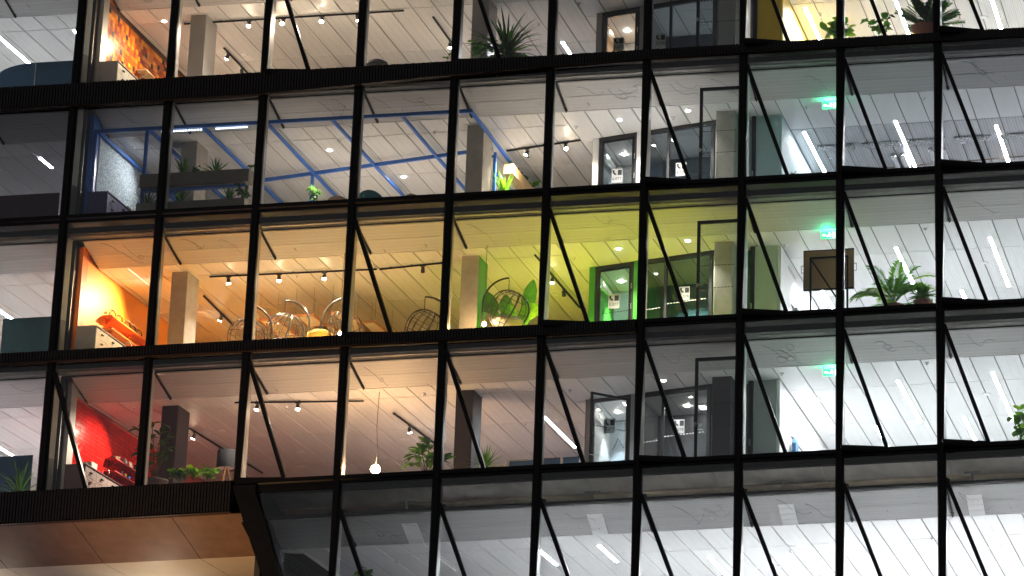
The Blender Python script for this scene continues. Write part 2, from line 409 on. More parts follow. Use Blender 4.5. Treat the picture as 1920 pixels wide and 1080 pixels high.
def ceiling(r):
    z = F(r) + HC(r); x0 = XL if r < 4 else 5.7
    c = structure(MB().box(x0, XR, 1.5, YB, z + .10, z + .13).build('ceiling', 'ceiling_dark'))
    shared = {}
    xs = [3.36 + .675 * k for k in range(-16, 46)]
    xs = [x for x in xs if x0 + .05 < x < XR - .8]
    for x in xs:
        left = x < 13.4
        ys = [1.47, 2.42, 5.45, 8.5, 12.9] if left else [1.47, 3.72, 7.2, 12.9]
        if r == 4: ys = [1.47, 3.72 if not left else 2.6, 7.2, 10.6, 12.9]
        x1 = x + .675
        if x < .42 < x1 and r < 4:                   # the partition wall stands here: a cut panel runs up to it
            for a, b in zip(ys[:-1], ys[1:]):
                MB().box(.512, x1 - .009, a + .011, b - .011, z, z + .02).build('ceiling_panel', 'panel_striped', c)
            continue
        for a, b in zip(ys[:-1], ys[1:]):
            if r == 1 and x > 19.4 and a > 3: mt = 'panel_metal'
            elif left and r < 4: mt = 'panel_striped'
            elif x > 19 and r == 0: mt = 'panel_striped'
            else: mt = 'panel_plain'
            key = (round(b - a, 3), mt)
            if key not in shared:
                w, d = .675 - .018, b - a - .022
                mb = MB()
                e = .012
                mb.hexa([(e, e, 0), (w - e, e, 0), (w - e, d - e, 0), (e, d - e, 0), (0, 0, .02), (w, 0, .02), (w, d, .02), (0, d, .02)])
                o = mb.build('ceiling_panel', mt, c, origin=(0, 0, 0)); o.location = (Vector((x + .009, a + .011, z)) - origin_of(c))
                shared[key] = o.data
            else:
                inst(shared[key], 'ceiling_panel', c, (x + .009, a + .011, z + random.uniform(-.002, .002)))
    # sloping perforated sheets between facade head and ceiling, two to a bay
    z0, z1 = z + (.39 if r < 4 else .51), z
    y0, y1 = .30, 1.45
    sh = None
    for k in range(KMIN, KMAX):
        xa, xb = BAY * k + .22, BAY * (k + 1) + .12
        if r == 4 and k < 2: continue
        if r == 4 and k == 2: xa = 6.26
        if r < 4 and k == 0: xa = .55
        if r < 4 and k == -1: xb = .30
        for i in (0, 1):
            ya, yb = y0 + (y1 - y0) * (.5 * i) + .008, y0 + (y1 - y0) * (.5 * i + .5) - .008
            za, zb = z0 + (z1 - z0) * (.5 * i), z0 + (z1 - z0) * (.5 * i + .5)
            MB().hexa([(xa, ya, za), (xb, ya, za), (xb, yb, zb), (xa, yb, zb), (xa, ya, za + .02), (xb, ya, za + .02), (xb, yb, zb + .02), (xa, yb, zb + .02)]).build('mesh_panel', 'mesh_sheet' if r < 4 else 'mesh_open', c)
        MB().bar((BAY * k + .17, y0, z0 - .01), (BAY * k + .17, y1, z1 - .01), .035, .05).build('mesh_rail', 'black_metal', c)
        # thin edge profile where sheet meets ceiling, beam line
        MB().box(xa, xb, y1 + .0, y1 + .018, z1 - .012, z1 + .02).build('edge_trim', 'collar_white', c)
        # loose cables lying under the sheet
        for q in range(random.choice((0, 1, 2, 3))):
            u0 = random.uniform(xa + .1, xb - .9); lr = random.uniform(.05, .13); sg = random.choice((-1, 1))
            a0 = Vector((u0, random.uniform(.04, .35))); c0 = Vector((u0 + random.uniform(.25, .5), random.uniform(.35, .75))); e0 = Vector((c0.x + random.uniform(.15, .5), random.uniform(.3, .95)))
            pts2 = [a0 + (c0 - a0) * (t / 10) + Vector((0, sg * .10 * math.sin(math.pi * t / 10))) for t in range(10)]
            turns = random.choice((.15, .3, .55, 1.1, 1.8))
            pts2 += [c0 + Vector((lr * math.sin(6.283 * turns * t / 14), sg * lr * .9 * (math.cos(6.283 * turns * t / 14) - 1))) for t in range(14)]
            l0 = pts2[-1]; pts2 += [l0 + (e0 - l0) * (t / 9) + Vector((0, -sg * .07 * math.sin(math.pi * t / 9))) for t in range(1, 10)]
            pts = [(min(max(w.x, xa + .03), xb - .04), y0 + (y1 - y0) * min(.97, max(.03, w.y)), z0 + (z1 - z0) * min(.97, max(.03, w.y)) - .014 - .012 * abs(math.sin(h * .4))) for h, w in enumerate(pts2)]
            MB().tube(pts, random.uniform(.0028, .0045), 5).build('cable', 'cable', c, smooth=True)
        for q in range(random.choice((1, 2, 2))):       # short hangers
            u = random.uniform(xa + .2, xb - .2); v = random.uniform(.6, .95)
            MB().box(u - .006, u + .006, y0 + (y1 - y0) * v - .10, y0 + (y1 - y0) * v + .10, z0 + (z1 - z0) * v - .05, z0 + (z1 - z0) * v - .035).build('hanger', 'steel', c)
    return c
CEIL = [ceiling(r) for r in range(5)]
# back wall and side walls of the rooms
structure(MB().box(XL, XR, YB + .02, YB + .25, F(4) - .45, F(-1) - .3).build('back_wall', 'white_paint'))
structure(MB().box(XL - .25, XL - .01, .3, YB, F(3) - .05, F(-1) - .3).build('side_wall', 'white_paint'))
structure(MB().box(XR + .01, XR + .25, .3, YB, F(4) - .45, F(-1) - .3).build('side_wall', 'white_paint'))
structure(MB().box(6.05, 6.2, .1, YB, F(4) - .45, F(3) - .3).build('side_wall', 'dark_grey_felt'))
# ================================================================== the building shell
B = thing('office_building', (13.3, 0, 0), 'glass fronted office block at night with black mullions and dark ribbed bands', 'building')
FOLD = {0: {2: .2, 4: .12, 7: .4, 8: 0, 9: .45, 10: .4}, 1: {6: .4, 7: 0, 8: .4, 9: .45, 10: .4}, 2: {3: .22, 5: .35, 6: 0, 7: .4, 8: 0, 9: .45, 10: .4},
        3: {0: 0, 2: .2, 4: 0, 5: 0, 6: .4, 7: 0, 8: .4, 9: .45, 10: .4}, 4: {3: .2, 4: .2, 5: .3, 6: .2, 7: .3, 8: .2, 9: .35, 10: .3}}
ml = None; lin = None
for r in range(0, 5):
    zb, zt = F(r) - .14, F(r - 1) - .14
    for k in range(KMIN, KMAX + 1):
        if r == 4 and k < 3: continue
        x = BAY * k
        if ml is None:
            mb = MB().prism([(x + .012, -.035, zb), (x + .027, -.05, zb), (x + .158, -.05, zb), (x + .173, -.035, zb), (x + .173, .08, zb), (x + .012, .08, zb)], (0, 0, zt - zb))
            m = mb.build('mullion', 'black_metal', B); ml = m.data; base = (x, zb)
            l = MB().box(x + .035, x + .168, .081, .34, zb + .14, zt).build('liner', 'liner', m); lin = l.data; lofs = Vector(l.location)
        else:
            m = inst(ml, 'mullion', B, Vector((x + .09, .02, zb)))
            l = bpy.data.objects.new('liner', lin); COL.objects.link(l); l.parent = m; l.location = lofs
for r in range(0, 5):                               # storey edge: transom, spandrel, blind box, rails
    z = F(r)
    for k in range(KMIN, KMAX):
        if r == 4 : continue
        xa, xb = BAY * k + .18, BAY * (k + 1)
        MB().prism([(xa, -.04, z), (xa, .17, z), (xa, .17, z - .125), (xa, .0, z - .125), (xa, -.04, z - .09)], (xb - xa, 0, 0)).build('transom', 'black_metal', B)
        if r == 3 and k < 2: continue
        if r < 3:
            MB().box(xa, xb, .185, 1.6, z - .152, z - .142).build('slab_soffit', 'spandrel', B)
            MB().box(xa, xb, .20, .30, z - .45, z - .295).build('blind_box', 'black_inner', B)
            MB().hexa([(xa + .02, .17, z - .485), (xb - .02, .17, z - .485), (xb - .02, .30, z - .535), (xa + .02, .30, z - .535), (xa + .02, .17, z - .475), (xb - .02, .17, z - .475), (xb - .02, .30, z - .52), (xa + .02, .30, z - .52)]).build('blind_rail', 'blind', B)
            MB().hexa([(xa + .02, .19, z - .565), (xb - .02, .19, z - .565), (xb - .02, .31, z - .61), (xa + .02, .31, z - .61), (xa + .02, .19, z - .555), (xb - .02, .19, z - .555), (xb - .02, .31, z - .595), (xa + .02, .31, z - .595)]).build('blind_rail', 'blind', B)
            MB().tube([(xa + .02, .28, z - .645), (xb - .02, .28, z - .645)], .018, 8).build('blind_weight', 'black_inner', B)
        else:
            MB().box(xa, xb, .20, .24, z - .22, z - .13).build('spandrel_panel', 'counter_grey', B)
            MB().box(xa, xb, .14, .30, z - .34, z - .225).build('blind_box', 'black_inner', B)
            MB().tube([(xa, .28, z - .985), (xb, .28, z - .985)], .055, 10).build('blind_roller', 'pipe', B, smooth=True)
            MB().box(xa, xa + .09, .22, .34, z - 1.02, z - .86).build('roller_bracket', 'pipe', B)
x = 5.7
while x < XR:                                        # concrete downstand beam of the lowest storey
    L = random.choice((2.3, 2.9, 3.4))
    x1 = min(XR, x + L) - .012
    b = MB().prism([(x, .34, F(3) - .16), (x, 1.22, F(3) - .48), (x, 1.92, F(3) - .50), (x, 1.92, F(3) - .16)], (x1 - x, 0, 0)).build('downstand_beam', 'concrete_beam', B)
    MB().box(x, x1, 1.23, 1.9, F(3) - .53, F(3) - .503).build('lit_underside', 'concrete_lit_warm', b)  # added plate: the beam's lit underside, its warm light painted in
    x += L
def window(r, k):
    xa, xb = BAY * k + .18, BAY * (k + 1); z0, z1 = F(r), F(r - 1) - .128
    y = .04
    w = MB()
    w.box(xa, xb, .0, .09, z0 + .001, z0 + .03); w.box(xa, xb, .0, .09, z1 - .05, z1)
    w.box(xa, xa + .022, .0, .09, z0 + .03, z1 - .05); w.box(xb - .022, xb, .0, .09, z0 + .03, z1 - .05)
    if k not in FOLD[r]:
        o = w.build('window', 'black_metal', B)
        MB().box(xa + .022, xb - .022, y - .006, y + .006, z0 + .03, z1 - .05).build('pane', 'glass', o)
        return
    e = FOLD[r][k]; zt = z0 + (3.27 if r < 4 else 2.95)
    if r == 0: zt = z0 + 3.30
    T = Vector((xa + .02, y, zt)); P = Vector((BAY * k + 1.35, y, z0 + .03)); Q = Vector((xa + .02, y - e, z0 + .03))
    o = w.build('window', 'black_metal', B)
    MB().prism([P, (xb - .022, y, z0 + .03), (xb - .022, y, z1 - .05), (xa + .022, y, z1 - .05), T], (0, .012, 0)).build('pane', 'glass', o)
    MB().prism([T, Q, P], (0, .012, 0)).build('pane', 'glass', o)
    MB().bar(T + Vector((0, -.02, .06)), P + Vector((0, -.02, -.03)), .105, .12, (0, 1, 0)).build('fold_bar', 'black_metal', o)
    if e > 0:
        MB().bar(Q + Vector((-.02, -.0, -.03)), P + Vector((.03, 0, -.03)), .07, .09).build('sill_rail', 'black_metal', o)
        MB().prism([Q + Vector((0, .0, -.075)), P + Vector((0, 0, -.075)), (xa, y - .06, z0 - .045)], (0, 0, -.05)).build('sill_wedge', 'black_metal', o)
        MB().prism([T, Q, (xa + .02, y, z0 + .03)], (.02, 0, 0)).build('side_fin', 'liner', o)
        MB().bar(Q + Vector((.0, -.01, 0)), T + Vector((0, -.01, 0)), .05, .05, (0, 1, 0)).build('corner_bar', 'black_metal', o)
for r in range(5):
    for k in range(KMIN, KMAX):
        if r == 4 and k < 3: continue
        window(r, k)
# bay of the lowest storey beside the leaning corner
o = MB().box(6.0, 8.1, .0, .09, F(3) - .20, F(3) - .14).build('window', 'black_metal', B)
MB().prism([(6.05, .03, F(3) - .21), (8.1, .03, F(3) - .21), (8.1, .03, F(4)), (7.4, .03, F(4)), (6.35, .03, F(3) - 1.24)], (0, .012, 0)).build('pane', 'glass', o)
MB().prism([(5.36, -.08, F(3) - .135), (6.02, -.08, F(3) - .135), (6.02, -.08, F(3) - .35), (6.36, -.08, F(3) - 1.25), (7.25, -.08, F(4) - .1), (6.62, -.08, F(4) - .1), (6.33, -.08, F(3) - 2.64), (5.64, -.08, F(3) - .86)], (0, .6, 0)).build('leaning_column', 'black_metal', B)
MB().box(6.0, 8.1, .0, .12, F(3) - .34, F(3) - .21).build('transom', 'black_metal', B)

# dark ribbed ceramic bands
def band(r, prof):
    """prof: list of (x, bottom z offset); a folded ribbed apron in front of the storey edge"""
    z = F(r)
    for (xa, da), (xb, db) in zip(prof[:-1], prof[1:]):
        p = MB().prism([(xa, -.09, z - .012), (xb, -.09, z - .012), (xb, -.09, z + db), (xa, -.09, z + da)], (0, .028, 0)).build('ribbed_band', 'black_metal', B)
        mb = MB(); n = int((xb - xa) / .082)
        for i in range(n):
            u = xa + (i + .14) * (xb - xa) / n; w = .056; t = i / n
            d = da + (db - da) * t
            jt = random.uniform(.0, .012)
            mb.box(u, u + w, -.135 - jt, -.0905, z + d + .012 + random.uniform(0, .012), z - .02 + random.uniform(-.012, .004))
        stuff(mb.build('ceramic_rib', 'ceramic', p))
        MB().prism([(xa, -.145, z + da - .02), (xb, -.145, z + db - .02), (xb, -.145, z + db), (xa, -.145, z + da)], (0, .16, 0)).build('drip_edge', 'drip_edge', p)
band(0, [(-6.6, -.69), (-.05, -.69), (5.42, -.66), (10.85, -.43), (16.25, -.27), (24.4, -.25), (33, -.25)])
band(2, [(-6.6, -.30), (-.05, -.30), (8.1, -.30), (16.17, -.30)])
band(3, [(-6.6, -.88), (-.05, -.88), (5.38, -.86)])
# sloping underside of the overhang and flat soffit behind it
xj = [-6.6, -4.32, -1.62, 1.08, 3.77, 6.0]
for a, b in zip(xj[:-1], xj[1:]):
    zA, zC = F(3) - .885, F(3) - 1.525
    MB().hexa([(a + .008, -.02, zA - .03), (b - .008, -.02, zA - .03), (b - .008, 2.04, zC - .03), (a + .008, 2.04, zC - .03),
               (a + .008, -.02, zA), (b - .008, -.02, zA), (b - .008, 2.04, zC), (a + .008, 2.04, zC)]).build('soffit_panel', 'soffit_brown', B)
    MB().box(a + .008, b - .008, 2.05, 4.6, zC - .03, zC).build('soffit_panel', 'soffit_beige', B)
MB().box(XL, 5.4, -.02, 5, F(3) - .60, F(3) - .30).build('slab_edge', 'black_inner', B)
MB().box(XL, 5.95, 4.62, 4.9, 0, F(3) - 1.56).build('base_wall', 'soffit_brown', B)
MB().box(5.75, XR, .2, YB, 0, F(4) - .8).build('base_wall', 'black_inner', B)
for i, ux in enumerate((-3.2, 1.6)):
    u = thing('wall_uplight', (ux, 4.45, F(3) - 3.6), 'small black wall uplight under the %s end of the brown overhang' % ('far left' if i == 0 else 'right'), 'wall lamp', 'uplights under the overhang')
    MB().box(ux - .09, ux + .09, 4.40, 4.61, F(3) - 3.62, F(3) - 3.48).build('housing', 'black_metal', u)
    spotlight((ux, 4.3, F(3) - 3.42), (ux, 3.5, F(3) - 1.5), 17, (1, .86, .66), 118, .9, .1, u)
# street lamps on the pavement below, they touch the dark bands and the sloping soffit
for i, (sx, sy, colr, en, tg) in enumerate(((3.0, -5.0, (1, .58, .26), 400, (4.2, .9)), (-6.0, -5.0, (.85, .66, .80), 190, (-1.2, 1)))):
    u = thing('street_lamp', (sx, sy, 0), ['amber street lamp below the overhang corner', 'violet floodlight on a pole below the overhang', 'pale street lamp before the right half of the facade'][i], 'street lamp')
    hz = 12 if i < 2 else 9
    MB().tube([(sx, sy, 0), (sx, sy, hz)], [.09, .05], 10).build('post', 'black_metal', u)
    MB().box(sx - .16, sx + .16, sy - .1, sy + .45, hz, hz + .12).build('lamp_head', 'black_metal', u)
    spotlight((sx, sy + .45, hz + .2), (tg[0], tg[1], F(3) - 1.2), en, colr, 52, 1.0, .15, u)

# ================================================================== partition wall and coloured walls at the left
WL = [('tiled_wall', 'wall of small orange, red and brown mosaic tiles'), ('felt_wall', 'speckled blue and white felt covered wall'), ('orange_wall', 'plain bright orange painted wall'), ('tiled_wall', 'glossy red tiled wall')]
trim = ['liner', 'blue_steel', 'orange_trim', 'grey_paint']
for r in range(4):
    z0, z1 = F(r) - .04, F(r) + HC(r)
    t = thing(WL[r][0], (.42, .9, z0), WL[r][1] + ' behind the counter', 'wall')
    MB().box(.34, .48, .86, 12.9, z0, z1 + .04).build('wall_core', ['grout_dark', 'grey_paint', 'orange_paint', 'grout'][r], t)
    MB().box(.32, .505, .5, .85, z0, z1 + .32).build('end_post', trim[r], t)
    MB().hexa([(.34, .85, z1 + .042), (.48, .85, z1 + .042), (.48, 1.6, z1 + .042), (.34, 1.6, z1 + .042), (.34, .85, z1 + .21), (.48, .85, z1 + .21), (.48, 1.45, z1 + .05), (.34, 1.45, z1 + .05)]).build('wall_head', trim[r] if r else 'orange_trim', t)
    f = MB().box(.36, .46, .10, .13, z0, z1 + .36).build('glass_strip_frame', 'black_inner', t)
    MB().box(.40, .412, .13, .5, z0, z1 + .33).build('pane', 'glass_inner', f)
    MB().prism([(.185, .09, F(r) + .95), (.215, .09, F(r) + .95), (.345, .36, F(r) + .95), (.185, .36, F(r) + .95)], (0, 0, 2.35)).build('end_lining', 'white_paint', t)
    MB().prism([(.185, .088, F(r)), (.22, .088, F(r)), (.35, .36, F(r)), (.185, .36, F(r))], (0, 0, .945)).build('lining_base', 'grey_paint', t)
    if r == 0:      # mosaic: individual tiles for the strip that shows, then a joined remainder
        pal = 'aabbccaabbcede'
        tw, th = .148, .148; meshes = {}
        rows = range(0, 20); cnt = 0; rest = MB()
        for j in range(34):
            for i in range(19):
                yy = .87 + j * .15; zz = F(r) + .02 + i * .15
                if zz + th > z1: continue
                vis = zz - F(r) > .80 + max(0, (yy - 1.2)) * .30
                p = random.choice(pal); px = .4815 + random.uniform(0, .004)
                if vis and cnt < 298:
                    cnt += 1
                    if p not in meshes:
                        o = MB().hexa([(0, 0, 0), (.008, .005, .005), (.008, tw - .005, .005), (0, tw, 0), (0, 0, th), (.008, .005, th - .005), (.008, tw - .005, th - .005), (0, tw, th)]).build('tile', 'mosaic_' + p, t, origin=(0, 0, 0))
                        o.location = Vector((px, yy, zz)) - origin_of(t); meshes[p] = o.data
                    else: inst(meshes[p], 'tile', t, (px, yy, zz))
                else: rest.box(px, px + .008, yy, yy + tw, zz, zz + th, 'abcde'.index(p))
        stuff(rest.build('tile', ['mosaic_' + q for q in 'abcde'], t))
    elif r == 3:
        me = None; cnt = 0; rest = MB(); tw, th = .345, .112
        for i in range(25):
            for j in range(17):
                yy = .87 + j * .35 + (0 if i % 2 else 0); zz = F(r) + .02 + i * .116
                if zz + th > z1: continue
                px = .4815 + random.uniform(0, .0025); a = random.uniform(-.010, .010); b = random.uniform(-.02, .02)
                vis = zz - F(r) > .80 + max(0, (yy - 1.4)) * .24
                if vis and cnt < 298:
                    cnt += 1
                    if me is None:
                        o = MB().hexa([(0, 0, 0), (.010, .0015, .0015), (.010, tw - .0015, .0015), (0, tw, 0), (0, 0, th), (.010, .0015, th - .0015), (.010, tw - .0015, th - .0015), (0, tw, th)]).build('tile', 'red_tile', t, origin=(0, 0, 0))
                        o.location = Vector((px, yy, zz)) - origin_of(t); me = o.data
                    else: inst(me, 'tile', t, (px, yy, zz), (0, b, a))
                else: rest.box(px, px + .010, yy, yy + tw, zz, zz + th)
        stuff(rest.build('tile', 'red_tile', t))
    elif r == 1:
        MB().box(.482, .51, .95, 4.4, z0, z1 - .16).build('felt_panel', 'speckled_felt', t)
        MB().box(.482, .51, 4.42, 9, z0, z1 - .16).build('felt_panel', 'speckled_felt', t)
    else:
        for a, b in ((.87, 3.4), (3.41, 6.6), (6.61, 12)):
            MB().box(.482, .494, a, b, z0, z1 - .01).build('wall_panel', 'orange_paint', t)
    # wall washer lamps on the ceiling that light this wall
    if True:
        u = thing('wall_washer', (2.15, 3.5, z1 - .15), 'small black ceiling spotlight turned to the ' + WL[r][1].split(' covered')[0].replace('wall of small ', '').replace('plain ', ''), 'spotlight', 'wall washer spotlights')
        MB().cyl((2.15, 3.5, z1 - .08), .02, .02, .07, 10, axis=(0, 0, 1)).build('stem', 'black_metal', u)
        MB().cyl((2.15, 3.5, z1 - .08), .05, .05, .13, 12, axis=(-1, -1, -.9)).build('head', 'black_metal', u)
        spotlight((2.04, 3.39, z1 - .19), (.5, [1.5, 2.2, 1.7, 1.9][r], F(r) + [1.0, 1.6, 1.0, 1.05][r]), [100, 230, 165, 160][r], [(1, .78, .48), (1, .95, .88), (1, .78, .46), (1, .84, .62)][r], [88, 92, 112, 80][r], 1.0, .04, u)
# kitchen counters along those walls
CM = [('counter_grey', 'counter_white'), ('counter_navy', 'counter_navy'), ('counter_grey', 'counter_white'), ('counter_maroon', 'counter_rose')]
CN = ['white drawer counter under the mosaic tile wall', 'navy drawer counter beside the speckled felt wall', 'white drawer counter under the orange wall shelf', 'pale rose drawer counter with tap before the red tiles']
for r in range(4):
    z0 = F(r) - .04; zt = F(r) + .84; y0 = .42; y1 = 5.2
    t = thing('counter', (.8, y0, z0), CN[r], 'counter')
    MB().box(.52, 1.06, y0 + .01, y1, z0 + .08, zt - .03).build('body', CM[r][0], t)
    MB().box(.51, 1.10, y0, y1, zt - .028, zt).build('worktop', CM[r][0] if r != 3 else 'counter_maroon', t)
    MB().box(.56, 1.0, y0 + .04, y1, z0, z0 + .078).build('plinth', 'black_inner', t)
    yy = y0 + .03
    while yy < y1 - .6:
        for i in range(3):
            za = zt - .05 - .265 * (i + 1)
            d = MB().box(1.061, 1.08, yy, yy + .69, za, za + .257).build('drawer', CM[r][1], t)
            MB().box(1.081, 1.115, yy + .29, yy + .40, za + .125, za + .155).build('handle', 'black_metal', d)
        yy += .70
def shelf(r, y0, y1, z, mat, label, dep=.30):
    t = thing('wall_shelf', (.64, y0, z), label, 'shelf')
    MB().box(.497, .497 + dep, y0, y1, z, z + .035).build('board', mat, t)
    for yb in (y0 + .25, (y0 + y1) / 2, y1 - .3):
        MB().prism([(.498, yb, z - .002), (.498 + dep - .06, yb, z - .002), (.498, yb, z - .16)], (0, .02, 0)).build('bracket', mat, t)
    return t
s1 = shelf(2, 1.95, 5.2, F(2) + 1.62, 'shelf_orange', 'upper orange wall shelf with glass jars on the orange wall')
s2 = shelf(2, 2.0, 5.2, F(2) + 1.27, 'shelf_orange', 'lower orange wall shelf above the white counter')
s3 = shelf(3, 2.9, 6.0, F(3) + 1.66, 'shelf_red', 'upper red shelf with small ornaments on the red tiles')
s4 = shelf(3, 2.9, 6.0, F(3) + 1.30, 'shelf_red', 'lower dark red shelf above the tap')
s5 = shelf(0, 2.9, 6.2, F(0) + 1.62, 'shelf_wood', 'wooden wall shelf on the mosaic tile wall')
for i, yy in enumerate((2.3, 2.75, 3.3, 3.65, 4.1)):
    x, z = .64, F(2) + 1.656
    t = thing('glass_jar', (x, yy, z), ['round glass jar nearest the window on the upper orange shelf', 'glass jar with a violet sweet on the orange shelf', 'dark glass jar midway along the orange shelf', 'clear jar before the tilted frame on the orange shelf', 'farthest glass jar on the orange shelf'][i], 'jar')
    MB().lathe((x, yy, z), [(.0, 0), (.07, 0), (.10, .05), (.10, .16), (.06, .21), (.06, .235)], 14).build('glass_body', 'glass_inner', t, True)
    MB().lathe((x, yy, z + .236), [(.065, 0), (.065, .025), (0, .025)], 12).build('lid', 'shelf_wood', t)
    MB().lathe((x, yy, z + .005), [(0, 0), (.075, .0), (.085, .06), (0, .08)], 10).build('contents', ['shelf_orange', 'blue_steel', 'bark', 'leaf_mid', 'shelf_wood'][i], t, True)
for i, yy in enumerate((3.2, 3.75, 4.2, 4.6)):
    x, z = .64, F(3) + 1.696
    lab = ['dark clay bowl on the red shelf', 'grey domed tin on the red shelf', 'small cream picture card leaning on the red shelf', 'black jug at the far end of the red shelf'][i]
    if i == 2: tag(MB().hexa([(x, yy, z), (x + .012, yy, z), (x + .012, yy + .2, z), (x, yy + .2, z), (x - .05, yy, z + .26), (x - .038, yy, z + .26), (x - .038, yy + .2, z + .26), (x - .05, yy + .2, z + .26)]).build('picture_card', 'board_cream'), lab, 'card')
    else: tag(MB().lathe((x, yy, z), [[(0, 0), (.09, 0), (.14, .10), (.12, .10), (.08, .02)], [(0, 0), (.11, 0), (.115, .12), (.07, .2), (0, .22)], [], [(0, 0), (.06, 0), (.08, .12), (.05, .2), (.06, .24)]][i], 14).build(['bowl', 'tin', '', 'jug'][i], ['bark', 'steel', '', 'coat_dark'][i], None, True), lab, ['bowl', 'tin', '', 'jug'][i])
for i, yy in enumerate((3.6, 3.85, 4.1)):
    tag(MB().lathe((.66, yy, F(3) + 1.336), [(0, 0), (.05, 0), (.055, .12), (0.03, .15)], 10).build('cup', ['coat_blue', 'cushion_yellow', 'blue_steel'][i], None, True), ['dull blue', 'yellow', 'bright blue'][i] + ' cup on the lower red shelf', 'cup')
def tap(r, y, label):
    z = F(r) + .84; p = [(.72, y, z)]
    for i in range(9):
        a = math.pi * i / 8; p.append((.72 + .11 - .11 * math.cos(a), y + .02, z + .22 + .11 * math.sin(a)))
    p.append((.94, y + .02, z + .16))
    t = thing('kitchen_tap', (.72, y, z), label, 'tap')
    MB().tube(p, .016, 8).build('spout', 'steel', t, True); MB().box(.70, .74, y - .09, y - .02, z + .04, z + .06).build('handle', 'steel', t)
tap(3, 2.2, 'curved steel tap on the rose counter before the red tiles'); tap(2, 3.0, 'curved steel tap on the white counter before the orange wall')
tag(MB().box(.62, .90, 1.2, 1.55, F(3) + .842, F(3) + 1.12).build('bread_box', 'plastic_white'), 'white box standing on the rose counter before the red tiles', 'box')
tag(MB().box(.56, .90, 1.6, 2.0, F(1) + .842, F(1) + .87).build('tray', 'plastic_white'), 'white tray lying on the navy counter', 'tray')
tag(MB().box(.54, .86, 2.3, 3.0, F(1) + .842, F(1) + 1.1).build('storage_box', 'planter'), 'beige box on the navy counter by the felt wall', 'box')

# ================================================================== columns
ci = 0
CL = [['white plastered column right of the mosaic tile wall', 'white column behind the big spiky plant on the top storey', 'pale column behind the glass door beside the yellow meeting box'],
      ['grey concrete column behind the planter boxes in the blue frame', 'concrete column at the right end of the blue frame', 'concrete column behind the glass door beside the pale blue box'],
      ['concrete column beside the orange wall', 'concrete column by the big green leaves and hanging chair', 'concrete column behind the glass door beside the green wall'],
      ['plum coloured column behind the tall rubber plant', 'plum coloured column beside the spiky green yucca', 'plum coloured column behind the glass door in the dark booths']]
for r in range(4):
    for i, (x0, x1) in enumerate(((2.40, 2.87), (10.67, 11.16), (17.80, 18.33))):
        z0, z1 = F(r) - .04, F(r) + HC(r)
        t = thing('column', ((x0 + x1) / 2, 2.4, z0), CL[r][i], 'column', 'columns behind the facade')
        mt = ['liner', 'concrete', 'concrete', 'plum_paint'][r]
        e = .015
        MB().prism([(x0 + e, 2.0, z0), (x1 - e, 2.0, z0), (x1, 2.0 + e, z0), (x1, 2.78, z0), (x0, 2.78, z0), (x0, 2.0 + e, z0)], (0, 0, z1 - z0 - .004)).build('shaft', mt, t)
        c = MB()
        for q in ((x0 - .06, x1 + .06, 1.93, 1.996), (x0 - .06, x1 + .06, 2.784, 2.85), (x0 - .06, x0 - .004, 1.998, 2.782), (x1 + .004, x1 + .06, 1.998, 2.782)):
            c.box(q[0], q[1], q[2], q[3], z1 - .018, z1 - .003)
        c.build('collar', 'collar_white', t)
        if r == 2 and i == 1: MB().box(x1 + .002, x1 + .012, 2.02, 2.78, z0, z1 - .03).build('side_panel', 'green_paint', t)

